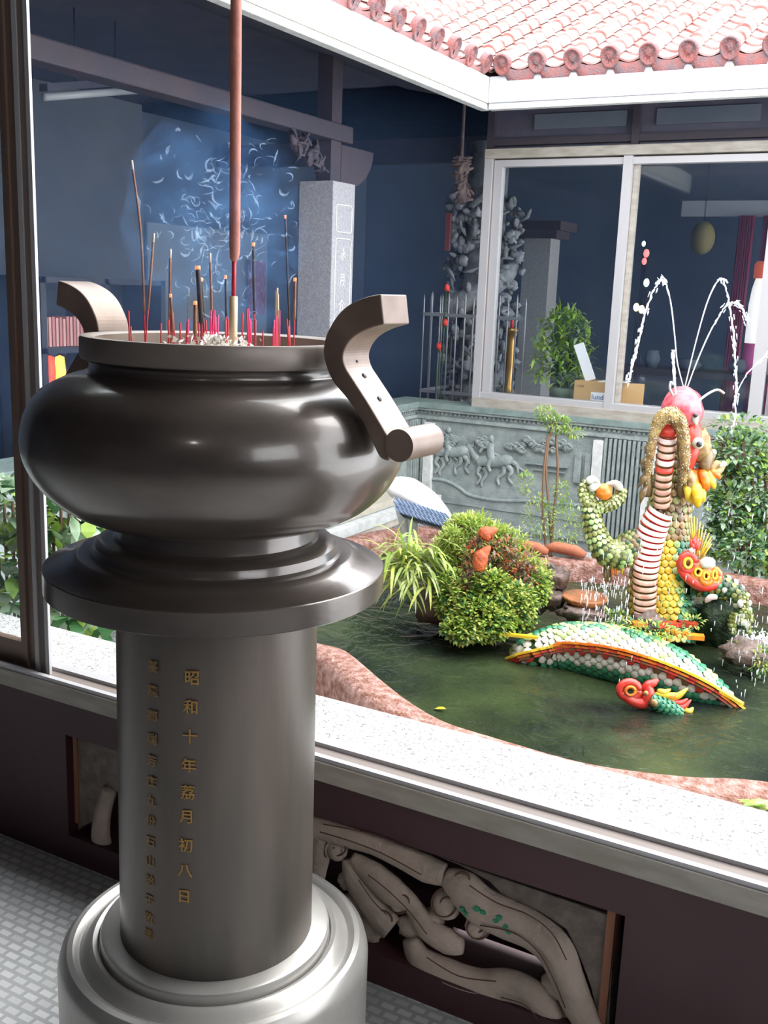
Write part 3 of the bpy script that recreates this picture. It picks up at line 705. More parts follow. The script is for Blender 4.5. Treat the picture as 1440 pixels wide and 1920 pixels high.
def cloud(cx, cy, wx, wy, parent, n=16, name='pine_cloud'):
    b = MB().use(M['grey_stone'], True)
    for i in range(n):
        x = cx + rg.uniform(-wx, wx); y = cy + rg.uniform(-wy, wy) * math.sqrt(max(0, 1 - ((x - cx) / wx) ** 2)) ; r = rg.uniform(6, 11)
        b.ball(aY(x, y, RY), (r * RS, .03, r * .8 * RS), 8, 5, .3)
        rv([(x - r, y), (x, y - r * .7), (x + r, y + r * .1)], [1.2, 1.8, 1.0], b, Y=RY - .028)
    b.build(name, None, parent)
cloud(1010, 835, 60, 12, rp, 22); cloud(835, 825, 18, 12, rp, 8); cloud(905, 832, 14, 14, rp, 7)
b = MB().use(M['grey_stone']); 
for (x0, y0, x1, y1) in [(985, 868, 1065, 876), (1000, 880, 1060, 886), (1080, 850, 1088, 905), (1100, 850, 1106, 910)]:
    p = aY(x0, y0, RY); p2 = aY(x1, y1, RY); b.box(min(p.x, p2.x), max(p.x, p2.x), RY - .02, RY + .01, min(p.z, p2.z), max(p.z, p2.z))
b.build('carved_pavilion', None, rp)
b = MB().use(M['grey_stone'], True)
P1 = catmull([aY(x, y, YW - .01) for x, y in [(785, 898), (830, 900), (862, 915), (880, 928), (930, 938), (1000, 940), (1120, 950)]], 4)
lo = [V((p.x, p.y, aY(800, 925, YW).z - .05)) for p in P1]
n = len(P1); b.add(P1 + lo, [(i, i + 1, n + i + 1, n + i) for i in range(n - 1)]); b.tube(P1, .014, 6)
b.build('carved_ground', None, rp)
rp2 = thing('carved_relief_panel', 'grey stone leaf relief right of the ribbed pier, behind the dragon neck', 'stone relief', (-1.3, YW, .1))
for i in range(7):
    cx = 1205 + (i % 2) * 22 + rg.uniform(-5, 5); cy = 850 + i * 17
    rv([(cx - 12, cy + 8), (cx - 8, cy - 8), (cx + 8, cy - 8), (cx + 10, cy + 6), (cx, cy + 8)], [3, 4, 5, 4, 2], 'carved_leaf', rp2)
cloud(1330, 860, 70, 40, rp2, 20, 'carved_foliage')

# ================================================================== THE POND
WZ = -.12
near_px = [(600, 1203), (648, 1212), (700, 1255), (760, 1303), (830, 1346), (900, 1368), (1000, 1398), (1100, 1425), (1200, 1440), (1320, 1452), (1440, 1455)]
inn = [aZ(x, y, 0) for x, y in near_px]
inn = [V((-2.90, 3.75, 0)), V((-2.65, 3.62, 0))] + inn[:1] + inn[1:] + [V((.3, 3.45, 0)), V((.75, 4.1, 0)), V((.7, 5.2, 0)), V((.1, 5.75, 0))] + \
      [aZ(1440, 1098, 0), aZ(1370, 1082, 0), aZ(1180, 1062, 0), aZ(1080, 1052, 0), aZ(1000, 1052, 0), V((-2.6, 5.85, 0)), V((-2.98, 5.5, 0)), V((-3.02, 4.6, 0))]
loop = catmull(inn, 6, True)
for _ in range(8): loop = [(loop[i - 1] + loop[i] * 2 + loop[(i + 1) % len(loop)]) / 4 for i in range(len(loop))]
n = len(loop)
prof = [(0, -.30), (0, -.03), (.012, -.008), (.03, 0), (.11, 0), (.14, -.012), (.155, -.04), (.16, -.45)]
vs = []; cen = sum(loop, V()) / n
for i, p in enumerate(loop):
    t = (loop[(i + 1) % n] - loop[i - 1]).normalized(); nrm = V((t.y, -t.x, 0))
    if nrm.dot(p - cen) < 0: nrm = -nrm
    for d, z in prof: vs.append(V((p.x, p.y, 0)) + nrm * d + V((0, 0, z)))
k = len(prof)
pr_ = MB().use(M['rim'], True).add(vs, [(i * k + j, ((i + 1) % n) * k + j, ((i + 1) % n) * k + j + 1, i * k + j + 1) for i in range(n) for j in range(k - 1)]).build('pond_rim', None)
tag(pr_, 'curved red-brown rim of the fountain pond with pinkish worn top', 'pond rim')
wm = bpy.data.materials.new('dark_pond_water'); wm.use_nodes = True; nt = wm.node_tree; b_ = nt.nodes['Principled BSDF']
tc = nt.nodes.new('ShaderNodeTexCoord'); ns = nt.nodes.new('ShaderNodeTexNoise'); ns.inputs['Scale'].default_value = 1.6; ns.inputs['Detail'].default_value = 3
cr = nt.nodes.new('ShaderNodeValToRGB'); cr.color_ramp.elements[0].position = .35; cr.color_ramp.elements[0].color = (.008, .012, .010, 1); cr.color_ramp.elements[1].position = .7; cr.color_ramp.elements[1].color = (.045, .065, .025, 1)
nt.links.new(tc.outputs['Object'], ns.inputs['Vector']); nt.links.new(ns.outputs[0], cr.inputs[0]); nt.links.new(cr.outputs[0], b_.inputs['Base Color'])
b_.inputs['Roughness'].default_value = .06; b_.inputs['IOR'].default_value = 1.33; b_.inputs['Specular IOR Level'].default_value = .35
n2 = nt.nodes.new('ShaderNodeTexNoise'); n2.inputs['Scale'].default_value = 9; n2.inputs['Detail'].default_value = 4; n2.inputs['Distortion'].default_value = 1.2
bp = nt.nodes.new('ShaderNodeBump'); bp.inputs['Strength'].default_value = .35; bp.inputs['Distance'].default_value = .03
nt.links.new(tc.outputs['Object'], n2.inputs['Vector']); nt.links.new(n2.outputs[0], bp.inputs['Height']); nt.links.new(bp.outputs[0], b_.inputs['Normal'])
wo = MB().use(wm, True).add([V((p.x, p.y, WZ)) + (p - cen).normalized() * .01 for p in loop] + [V((cen.x, cen.y, WZ))], [(i, (i + 1) % n, n) for i in range(n)]).build('pond_water', None)
tag(wo, 'dark green rippled water filling the dragon pond', 'water', None, 'stuff')
def atw(x, y, z=WZ): return aZ(x, y, z)

# ================================================================== THE DRAGON
def cmat(n, c, c2=None, r=.35): return mat(n, c, r, 0, c2, 25, coat=.3)
DM = dict(red=cmat('red_glaze', (.62, .035, .02), (.50, .05, .03)), orange=cmat('orange_glaze', (.65, .12, .01), (.75, .25, .015)), yellow=cmat('yellow_glaze', (.70, .40, .01), (.65, .48, .04)),
          green=cmat('green_glaze', (.02, .16, .09), (.05, .25, .12)), lgreen=cmat('pale_green_glaze', (.28, .42, .12), (.45, .55, .25)), white=cmat('white_glaze', (.62, .62, .54), (.42, .42, .34)),
          olive=cmat('olive_glaze', (.13, .14, .03), (.25, .26, .07)), dkgreen=cmat('mossy_dark_green', (.015, .05, .02), (.05, .10, .03)), pink=cmat('pink_glaze', (.55, .06, .085), (.66, .17, .19)),
          belly=cmat('peach_belly_glaze', (.42, .19, .13), (.55, .36, .28)), cream=cmat('cream_belly_glaze', (.66, .54, .50), (.60, .44, .40)), gold=cmat('gold_brown_shell', (.20, .10, .025), (.42, .29, .10)), brown=cmat('brown_glaze', (.12, .07, .03), (.20, .13, .05)), black=cmat('black_glaze', (.012, .012, .012)))
dr = thing('dragon_fountain', 'colourful ceramic dragon rising from the pond with its pink snout lifted', 'dragon statue', atw(1235, 1170))
S5 = 4.9 / FPX
def frames(P, up):
    out = []; n = len(P)
    for i, p in enumerate(P):
        t = (P[min(i + 1, n - 1)] - P[max(i - 1, 0)]).normalized(); a = V(up); a = (a - t * a.dot(t)).normalized(); out.append((p, t, a, t.cross(a)))
    return out
def scaly(name, P, R, colf, parent, up, size, core, rows=None, tilt=.35, skip=None, step=None, dome=.25):
    """a tube of glazed body carrying overlapping shell scales; the tip of each scale points along -t"""
    b = MB().use(core, True).tube(P, [r * .96 for r in R], 18, up=up)
    F = frames(P, up); L = [0]
    for i in range(1, len(P)): L.append(L[-1] + (P[i] - P[i - 1]).length)
    step = step or size * .95; s = step * .5; row = 0
    while s < L[-1]:
        i = max(j for j in range(len(L)) if L[j] <= s); i = min(i, len(P) - 2); f = (s - L[i]) / max(L[i + 1] - L[i], 1e-6)
        p = P[i].lerp(P[i + 1], f); r = lerp(R[i], R[i + 1], f); _, t, a, c = F[i]
        n = max(5, int(2 * PI * r / (size * .82)))
        for k in range(n):
            an = 2 * PI * (k + .5 * (row % 2)) / n
            if an > PI: an -= 2 * PI
            if skip and skip(an, s / L[-1]): continue
            mm = colf(an, s / L[-1])
            nr = a * math.cos(an) + c * math.sin(an); sd = t.cross(nr)
            cc = p + nr * r; tip = (-t + nr * tilt).normalized(); nn = (nr + t * tilt).normalized(); z_ = size * .5
            cc = cc + nn * size * .07
            pts = [cc + (tip * math.cos(q_) * z_ * 1.05 + sd * math.sin(q_) * z_ * .92) for q_ in [2 * PI * j / 7 for j in range(7)]]
            b.use(mm); b.add(pts + [cc + nn * size * dome], [(j, (j + 1) % 7, 7) for j in range(7)], True)
            b.add(pts + [q2 - nn * size * .10 for q2 in pts], [(j, (j + 1) % 7, 7 + (j + 1) % 7, 7 + j) for j in range(7)], False)
        s += step; row += 1
    return b.build(name, None, parent, recalc=False)
def pathpx(L_, sc_=None):
    P = catmull([aD(x, y, D) for x, y, D, r in L_], 5); n = len(P); k = len(L_) - 1; R = []
    for i in range(n):
        t = i / (n - 1) * k; j = min(int(t), k - 1); R.append(lerp(L_[j][3] * L_[j][2], L_[j + 1][3] * L_[j + 1][2], t - j) / FPX)
    return P, R
toC = -FW
P, R = pathpx([(1240, 1205, 4.95, 58), (1240, 1150, 4.97, 60), (1238, 1100, 4.98, 57), (1240, 1050, 4.98, 50), (1246, 1000, 4.97, 44), (1256, 950, 4.95, 38), (1262, 900, 4.94, 34), (1266, 850, 4.93, 30), (1270, 810, 4.93, 24)])
def cneck(an, s):
    d = an + .45            # the belly sits left of the middle of the view
    if s > .5: return random.choice([DM['brown'], DM['olive'], DM['gold']])
    if an < .24: return DM['yellow'] if an > -1.5 else DM['olive']
    if an < .62: return random.choice([DM['lgreen'], DM['lgreen'], DM['green']])
    return random.choice([DM['dkgreen'], DM['dkgreen'], DM['green']])
# which side is the right-hand one for the frame c = t x a
_F0 = frames(P, toC)[4]; sg_r = 1 if _F0[3].dot(RX) > 0 else -1
scaly('neck', P, R, lambda an, s: cneck(an * sg_r, s), dr, toC, .040, DM['brown'], step=.034)
def plates(name, L_, h, mats, parent, bulge=.35):
    """stacked belly plates facing the viewer"""
    P, R = pathpx(L_); F = frames(P, toC); Ls = [0]
    for i in range(1, len(P)): Ls.append(Ls[-1] + (P[i] - P[i - 1]).length)
    n = int(Ls[-1] / h); b = MB()
    for j in range(n):
        s0 = j * h; i = min(max(m for m in range(len(Ls)) if Ls[m] <= s0), len(P) - 2); f = (s0 - Ls[i]) / (Ls[i + 1] - Ls[i])
        p = P[i].lerp(P[i + 1], f); r = lerp(R[i], R[i + 1], f); _, t, a, c = F[i]
        b.use(mats(j, n), True); vs = []; K = 12
        for (u, o) in ((0, -.5), (.10, .34), (.45, .60), (.80, .42), (.98, -.5)):
            for k_ in range(K + 1):
                th = PI * k_ / K; x = math.cos(th) * r; y = math.sin(th) * r * bulge
                vs.append(p + t * (u * h - .38 * r * math.sin(th)) + c * x + a * (y + o * h * .6))
        fq = [(g_ * (K + 1) + k_, g_ * (K + 1) + k_ + 1, (g_ + 1) * (K + 1) + k_ + 1, (g_ + 1) * (K + 1) + k_) for g_ in range(4) for k_ in range(K)]
        b.add(vs, fq[K:-K]); b.use(DM['red' if mats(j, n) is DM['cream'] else 'brown']).add(vs, fq[:K] + fq[-K:])
    return b.build(name, None, parent, recalc=False)
plates('belly_plates', [(1208, 1152, 4.80, 21), (1208, 1110, 4.80, 23), (1210, 1070, 4.81, 24), (1215, 1030, 4.82, 26), (1223, 995, 4.83, 28), (1234, 968, 4.84, 25), (1243, 948, 4.85, 20)], .0300,
       lambda j, n: DM['belly'] if j < 7 else DM['cream'], dr)
plates('throat_plates', [(1240, 948, 4.83, 15), (1243, 900, 4.79, 16), (1248, 850, 4.77, 17), (1252, 800, 4.76, 17)], .0335,
       lambda j, n: DM['red'] if j in (5,) or j >= n - 1 else (DM['cream'] if j in (6, 9, 10) else DM['belly']), dr)
MB().use(DM['red'], True).ball(aD(1252, 806, 4.74), (18 * S5, .03, 14 * S5), 14, 8).build('tongue', None, dr)
# jaw: a tall arch of pebbled gold shell around the throat
jp = [(1212, 905, 4.80), (1219, 860, 4.75), (1226, 815, 4.71), (1238, 788, 4.69), (1256, 778, 4.68), (1273, 790, 4.69), (1282, 820, 4.71), (1284, 860, 4.74), (1281, 905, 4.78)]
Pj, Rj = pathpx([(x, y, D, r) for (x, y, D), r in zip(jp, [5, 7, 9, 14, 17, 14, 11, 10, 6])])
b = MB().use(DM['gold'], True).tube(Pj, Rj, 10)
for i in range(2600):
    j = random.randrange(len(Pj) - 1); p = Pj[j].lerp(Pj[j + 1], random.random()); d = rdir()
    if d.dot(toC) < -.4: d = -d
    b.use(random.choice([DM['gold'], DM['gold'], DM['white'], DM['brown'], DM['brown'], DM['olive']])); b.ball(p + d * Rj[j], random.uniform(.0018, .0036), 5, 4)
b.build('lower_jaw', None, dr)
b = MB().use(DM['brown'], True)
for s_, xs in ((-1, 1216), (1, 1277)):
    Pq = catmull([aD(xs + s_ * 2, 930, 4.84), aD(xs + s_ * 1, 880, 4.80), aD(xs + (4 if s_ < 0 else -4), 820, 4.78)], 4); b.tube(Pq, [.02, .024, .024, .022, .02, .018, .016, .012, .008][:len(Pq)], 8)
for (x0, y0, x1, y1, w_) in [(1222, 880, 1196, 915, 9), (1218, 850, 1204, 885, 9), (1216, 905, 1200, 945, 8), (1221, 825, 1212, 856, 7)]:
    b.tube([aD(x0, y0, 4.8), aD((x0 + x1) / 2 - 3, (y0 + y1) / 2, 4.78), aD(x1, y1, 4.8)], [.006, w_ * S5, .002], 6, flat=.4)
b.build('jaw_fringe', None, dr)
rot = Matrix.Rotation(-.25, 3, FW)
up3 = Matrix((RX, FW, UY)).transposed()
MB().use(DM['pink'], True).ball(aD(1279, 768, 4.88), (38 * S5, 44 * S5, 42 * S5), 24, 16, .10, up3).build('snout', None, dr)
MB().use(DM['red'], True).ball(aD(1294, 832, 4.86), (19 * S5, 30 * S5, 54 * S5), 18, 14, .08, up3 @ Matrix.Rotation(.14, 3, 'Y')).build('cheek', None, dr)
b = MB().use(DM['white'], True).ball(aD(1304, 786, 4.78), (6 * S5, 6 * S5, 11 * S5), 10, 8, 0, up3).use(DM['black'], True).ball(aD(1304, 779, 4.766), (5 * S5, 5 * S5, 4 * S5), 8, 6, 0, up3); b.build('nostril', None, dr)
b = MB().use(DM['gold'], True).ball(aD(1316, 836, 4.84), (17 * S5, 15 * S5, 34 * S5), 14, 12, .25, up3 @ Matrix.Rotation(.1, 3, 'Y')).use(DM['brown'], True).ball(aD(1322, 858, 4.85), (15 * S5, 15 * S5, 32 * S5), 12, 10, .3, up3); b.build('brow', None, dr)
e = MB().use(DM['white'], True).ball(aD(1309, 831, 4.775), 11 * S5, 14, 10).build('eye', None, dr)
sub(MB().use(DM['black'], True).ball(aD(1311, 833, 4.752), 5.5 * S5, 10, 8), 'pupil', None, e, dr.location)
# mane of flame lobes
b = MB()
for (x0, y0, x1, y1, r_, mm) in [(1292, 880, 1296, 925, 9, 'gold'), (1300, 880, 1306, 938, 11, 'orange'), (1308, 878, 1316, 935, 11, 'orange'), (1316, 880, 1326, 920, 10, 'orange'), (1296, 895, 1298, 945, 9, 'yellow'), (1288, 905, 1290, 940, 8, 'yellow'),
                                 (1304, 905, 1308, 952, 10, 'yellow'), (1322, 880, 1340, 916, 10, 'yellow'), (1330, 880, 1350, 896, 9, 'orange'), (1312, 915, 1318, 942, 8, 'yellow')]:
    D = 4.83 + rnd(-.05, .05); b.use(DM[mm], True).tube(catmull([aD(x0, y0, D), aD((x0 + x1) / 2 + 2, (y0 + y1) / 2, D - .03), aD(x1, y1, D)], 3), [.012, r_ * S5, r_ * S5 * 1.1, r_ * S5, r_ * S5 * .9, r_ * S5 * .7, .006][:7], 8, flat=.7)
b.build('flame_mane', None, dr)
for (pts, mm) in [([(1330, 880), (1345, 868), (1352, 872)], 'gold'), ([(1325, 868), (1336, 855), (1338, 848)], 'brown'), ([(1338, 890), (1352, 880), (1357, 870)], 'gold')]:
    P = [aD(x, y, 4.86) for x, y in pts]; b = MB().use(DM[mm], True).tube(catmull(P, 3), [8 * S5, 8 * S5, 7 * S5, 6 * S5, 5 * S5, 5 * S5, 4 * S5][:7], 8).use(DM['white'], True).ball(P[-1], 6 * S5, 8, 6); b.build('horn', None, dr)
# whiskers of wire
for pts in ([(1300, 760), (1325, 740), (1345, 731), (1358, 738)], [(1262, 742), (1256, 728), (1258, 716), (1262, 722)]):
    MB().use(M['alu'], True).tube(catmull([aD(x, y, 4.8) for x, y in pts], 5), .006, 6).build('whisker', None, dr)
# left arm with the pearl
scol = lambda an, s: random.choice([DM['olive'], DM['olive'], DM['lgreen']])
P, R = pathpx([(1212, 1015, 4.90, 24), (1185, 1022, 4.86, 26), (1160, 1040, 4.82, 27), (1136, 1035, 4.80, 24), (1118, 1005, 4.80, 20), (1108, 970, 4.80, 17), (1110, 945, 4.80, 15)])
arm = scaly('arm', P, R, lambda an, s: random.choice([DM['dkgreen'], DM['brown'], DM['olive']]) if s < .32 else scol(an, s), dr, toC, .028, DM['dkgreen'], tilt=.5)
for pts, r_ in [([(1112, 955), (1096, 935), (1094, 915), (1102, 902)], [10, 10, 9, 6]), ([(1116, 952), (1140, 948), (1160, 935), (1166, 915)], [10, 11, 11, 9]), ([(1112, 950), (1108, 930), (1110, 915)], [9, 8, 6]), ([(1122, 950), (1142, 945), (1150, 930)], [9, 9, 7])]:
    P, R = pathpx([(x, y, 4.79, r) for (x, y), r in zip(pts, r_)])
    scaly('finger', P, R, scol, dr, toC, .020, DM['olive'], tilt=.5)
for pts in ([(1100, 905), (1112, 898), (1126, 908)], [(1104, 918), (1118, 912), (1130, 910)], [(1166, 918), (1152, 906), (1134, 908)]):
    MB().use(DM['white'], True).tube(catmull([aD(x, y, 4.76) for x, y in pts], 4), [.010, .016, .020, .019, .017, .013, .009, .006, .003], 8).build('claw', None, dr)
pl = MB().use(DM['orange'], True).ball(aD(1132, 922, 4.77), 15.5 * S5, 20, 14).build('pearl', None, dr)
pl['label'] = 'glossy orange ball held in the claws'
b = MB()
for i in range(14):
    x = 1146 + i * 3.2 + rnd(-1, 1); mm = random.choice(['yellow', 'orange', 'yellow'])
    b.use(DM[mm], True).tube([aD(x, 1048 - max(0, (i - 6)) * 4, 4.81), aD(x + rnd(-3, 3), 1082 - i * 1.0 + rnd(-8, 4) - (10 if i > 7 else 0), 4.8)], [.008, .002], 5)
for i in range(5): b.use(DM['brown'], True).tube([aD(1136 + i * 3, 1050, 4.82), aD(1133 + i * 3, 1095 + rnd(-10, 6), 4.81)], [.013, .002], 5)
b.build('elbow_fringe', None, dr)
# right shoulder flame with holes, fan of quills and shell
b = MB()
def ring(cx, cy, rx_, ry_, tr_, mm, D=4.78): b.use(DM[mm], True).tube([aD(cx + rx_ * math.cos(2 * PI * k / 16), cy + ry_ * math.sin(2 * PI * k / 16), D) for k in range(17)], tr_ * S5, 8)
ring(1290, 1055, 13, 16, 7, 'red'); ring(1309, 1072, 11, 12, 7, 'orange'); ring(1324, 1082, 9, 12, 7, 'orange', 4.77); ring(1340, 1080, 8, 13, 6, 'orange'); ring(1290, 1056, 7, 9, 3, 'yellow', 4.76); ring(1309, 1073, 6, 7, 2.5, 'yellow', 4.76); ring(1324, 1080, 5, 7, 2.5, 'yellow', 4.755); ring(1340, 1078, 4, 8, 2.5, 'yellow', 4.755)
Pf, Rf = pathpx([(1274, 1050, 4.80, 7), (1280, 1072, 4.79, 9), (1297, 1088, 4.79, 11), (1318, 1098, 4.79, 12), (1342, 1094, 4.79, 10), (1350, 1075, 4.80, 7)]); b.use(DM['red'], True).tube(Pf, Rf, 10)
b.use(DM['gold'], True).ball(aD(1310, 1060, 4.83), (30 * S5, .03, 18 * S5), 12, 8, .2, up3)
b.build('shoulder_flame', None, dr)
b = MB()
for i in range(11):
    t = i / 10; x1 = lerp(1290, 1332, min(1, t * 1.3)); y1 = lerp(968, 1020, max(0, t * 1.35 - .35)); b.use(DM['yellow' if i % 3 else 'gold'], True).tube([aD(1300 + i * 1.6, 1036 + i, 4.80), aD(x1 + i * .2, y1, 4.80)], [.005, .003], 5)
b.build('quill_fan', None, dr)
b = MB()
for (x, y) in [(1292, 1008), (1300, 1003), (1308, 1006), (1312, 1012)]: b.use(DM['red'], True).tube([aD(1302, 1030, 4.78), aD((x + 1302) / 2, y + 14, 4.77), aD(x + 4, y, 4.78)], [.012, .014, .002], 6)
b.use(DM['white'], True).ball(aD(1296, 1032, 4.77), 5 * S5, 8, 6)
b.build('small_red_flame', None, dr)
MB().use(DM['white'], True).ball(aD(1326, 1056, 4.77), (15 * S5, 12 * S5, 12 * S5), 14, 10, .15, up3).build('white_shell', None, dr)
P, R = pathpx([(1295, 1090, 4.86, 24), (1335, 1095, 4.84, 24), (1365, 1105, 4.82, 22), (1385, 1125, 4.80, 19), (1392, 1150, 4.78, 16), (1388, 1178, 4.76, 13)])
scaly('arm', P, R, lambda an, s: random.choice([DM['dkgreen'], DM['olive'], DM['white']]) if s > .4 else random.choice([DM['dkgreen'], DM['green'], DM['olive']]), dr, toC, .030, DM['dkgreen'], tilt=.5)
for pts, r_ in [([(1388, 1140), (1402, 1150), (1408, 1168)], [8, 8, 5]), ([(1386, 1160), (1400, 1172), (1404, 1190)], [8, 7, 4]), ([(1380, 1150), (1372, 1170), (1376, 1190)], [8, 7, 4]), ([(1392, 1130), (1400, 1118), (1398, 1112)], [6, 5, 4])]:
    P, R = pathpx([(x, y, 4.75, r) for (x, y), r in zip(pts, r_)]); scaly('finger', P, R, scol, dr, toC, .018, DM['olive'], tilt=.5)
MB().use(DM['white'], True).ball(aD(1388, 1132, 4.735), (6 * S5, 5 * S5, 8 * S5), 8, 6, 0, up3).build('knuckle_shell', None, dr)
MB().use(DM['cream'], True).tube(catmull([aD(1322, 1130, 4.75), aD(1332, 1120, 4.74), aD(1344, 1120, 4.74)], 4), [.003, .008, .012, .014, .015, .015, .014, .012, .010], 7).build('claw', None, dr)

# second coil of the dragon lying in the pond
tl_ = thing('dragon_coil', 'arched scaly green and white dragon coil with yellow spine lying in the water', 'dragon statue', atw(1180, 1290))
def zp(x, y, z): return aZ(x, y, z)
cpts = [(968, 1232, -.15, 14), (1000, 1224, -.09, 34), (1060, 1214, -.05, 46), (1130, 1222, -.03, 52), (1200, 1240, -.03, 52), (1270, 1266, -.05, 44), (1330, 1296, -.09, 28), (1378, 1330, -.15, 10)]
C_ = [zp(x, y, z) for x, y, z, r in cpts]; P = catmull(C_, 7); n = len(P); R = []
for i in range(n):
    t = i / (n - 1) * (len(cpts) - 1); j = min(int(t), len(cpts) - 2); R.append(lerp(cpts[j][3], cpts[j + 1][3], t - j) * 4.35 / FPX)
upc = (toC + V((0, 0, .12))).normalized(); F0 = frames(P, upc)[n // 2]; sgc = 1 if F0[3].z > 0 else -1
def ccoil(an, s):
    u = an * sgc      # positive = upper, far side
    if u > 0:
        if u < .45: return DM['white']
        if u < .8: return random.choice([DM['white'], DM['lgreen']])
        return random.choice([DM['green'], DM['lgreen'], DM['green']])
    if u > -.28: return random.choice([DM['brown'], DM['red']])
    if u > -.62: return DM['white']
    return DM['green']
scaly('coil_body', P, R, ccoil, tl_, upc, .040, DM['dkgreen'], tilt=.35, step=.027)
F = frames(P, upc); b = MB(); i = 0
Ls = [0]
for j in range(1, n): Ls.append(Ls[-1] + (P[j] - P[j - 1]).length)
m_ = 34
for k_ in range(m_):
    s = Ls[-1] * (k_ + .5) / m_; j = min(max(x for x in range(n) if Ls[x] <= s), n - 2); f = (s - Ls[j]) / (Ls[j + 1] - Ls[j]); p = P[j].lerp(P[j + 1], f); _, t, a, c = F[j]; r = lerp(R[j], R[j + 1], f)
    c = c * sgc
    for lay, (mm, off, ln) in enumerate([('yellow' if (k_ < 9 or k_ > 22) else 'orange', .028, .034), ('orange' if k_ % 3 else 'red', .014, .030), ('red' if k_ % 2 else 'brown', .002, .026)]):
        cc = p + a * (r * .98 + off * .6 + .004) + c * (off - .012) ; tt = (t * -1 + a * .12).normalized()
        b.use(DM[mm]); b.obox(cc, tt * ln, c * .005, (a * .022))
b.use(DM['yellow']); e0 = P[0] + F[2][2] * .06
b.obox(zp(975, 1192, .0), (zp(1010, 1195, .0) - zp(945, 1188, .0)) * .55, V((0, .012, 0)), V((0, 0, .006)))
pe = P[-1]; b.obox(zp(1372, 1308, -.06), (zp(1392, 1320, -.08) - zp(1352, 1296, -.03)) * .5, V((.006, .006, 0)), V((0, 0, .006)))
b.build('spine_tiles', None, tl_)
b = MB()
for (x0, y0, x1, y1) in [(1185, 1170, 1240, 1168), (1232, 1172, 1275, 1170), (1268, 1168, 1308, 1172), (1265, 1188, 1290, 1190), (1285, 1192, 1320, 1195)]:
    p0 = aZ(x0, y0, .03); p1 = aZ(x1, y1, .03); d = (p1 - p0) / 2; b.use(DM['orange' if x0 % 2 else 'red']).obox((p0 + p1) / 2, d, V((-d.y, d.x, 0)).normalized() * .02, V((0, 0, .010)))
b.build('back_spine_tiles', None, tl_)
tp = thing('dragon_paw', 'red flame-shaped ceramic dragon paw with green toes and yellow flames touching the water', 'dragon statue', atw(1200, 1330))
Dp = (atw(1210, 1320) - CAM).dot(FW) - .06
b = MB(); s4 = Dp / FPX
def ring2(cx, cy, rx_, ry_, tr_, mm, D=Dp): b.use(DM[mm], True).tube([aD(cx + rx_ * math.cos(2 * PI * k / 18), cy + ry_ * math.sin(2 * PI * k / 18), D) for k in range(19)], tr_ * s4, 8)
ring2(1180, 1294, 18, 15, 8, 'red'); ring2(1182, 1296, 9, 8, 3, 'orange', Dp - .02)
P, R = pathpx([(1165, 1300, Dp, 8), (1185, 1314, Dp, 10), (1208, 1318, Dp, 11), (1216, 1300, Dp, 12), (1214, 1286, Dp, 9), (1226, 1280, Dp, 7), (1234, 1274, Dp, 3)]); b.use(DM['red'], True).tube(P, R, 10)
b.build('red_flame', None, tp)
b = MB().use(DM['gold'], True).ball(aD(1211, 1300, Dp - .04), 5 * s4, 8, 6).ball(aD(1226, 1318, Dp - .04), 8 * s4, 8, 6); b.build('gold_knob', None, tp)
P, R = pathpx([(1218, 1310, Dp - .01, 10), (1240, 1322, Dp - .01, 14), (1262, 1332, Dp - .01, 14), (1278, 1338, Dp - .01, 8)])
scaly('green_toes', P, R, lambda an, s: DM['green'], tp, toC, .022, DM['green'])
b = MB()
for (pts, mm) in [([(1232, 1294), (1245, 1298), (1258, 1292)], 'yellow'), ([(1228, 1300), (1250, 1304), (1270, 1300)], 'yellow'), ([(1250, 1312), (1272, 1304), (1290, 1290)], 'yellow'), ([(1244, 1308), (1266, 1306), (1284, 1296)], 'orange'),
                  ([(1248, 1312), (1272, 1318), (1290, 1310)], 'red'), ([(1256, 1318), (1278, 1326), (1296, 1312)], 'red'), ([(1280, 1330), (1292, 1334), (1300, 1326)], 'yellow')]:
    b.use(DM[mm], True).tube(catmull([aD(x, y, Dp) for x, y in pts], 4), [.004, .010, .013, .014, .014, .012, .009, .006, .002], 7)
b.build('flame_tips', None, tp)

# water jets
jm = bpy.data.materials.new('spraying_water'); jm.use_nodes = True; nt = jm.node_tree; N = nt.nodes; b_ = N['Principled BSDF']; o_ = [x for x in N if x.type == 'OUTPUT_MATERIAL'][0]
b_.inputs['Base Color'].default_value = (.9, .93, .97, 1); b_.inputs['Roughness'].default_value = .25
t_ = N.new('ShaderNodeBsdfTransparent'); mx = N.new('ShaderNodeMixShader'); mx.inputs[0].default_value = .62; nt.links.new(t_.outputs[0], mx.inputs[1]); nt.links.new(b_.outputs[0], mx.inputs[2]); nt.links.new(mx.outputs[0], o_.inputs[0])
def jet(pts, lab, D=4.88, r=.0036, drops=30, ragged=True):
    P = catmull([aD(x, y, D) for x, y in pts], 10); n = len(P); b = MB().use(jm, True)
    P2 = [p + (rdir() * .004 if ragged and i > n * .35 else V()) for i, p in enumerate(P)]
    b.tube(P2, [lerp(r * .7, r * 1.5, i / n) * (rnd(.6, 1.4) if i > n * .3 else 1) for i in range(n)], 6)
    for i in range(drops):
        j = random.randrange(int(n * .4), n); L = rnd(.008, .03); p = P[j] + rdir() * .015; d = (P[min(j + 1, n - 1)] - P[max(0, j - 1)]).normalized(); b.tube([p, p + d * L], [.003, .001], 5)
    tag(b.build('water_jet', None), lab, 'water jet')
jet([(1282, 728), (1270, 680), (1265, 630), (1258, 570), (1249, 535), (1240, 525), (1228, 540), (1212, 580), (1200, 625), (1190, 670), (1178, 715)], 'tall left arc of water spurting from the dragon snout', drops=50)
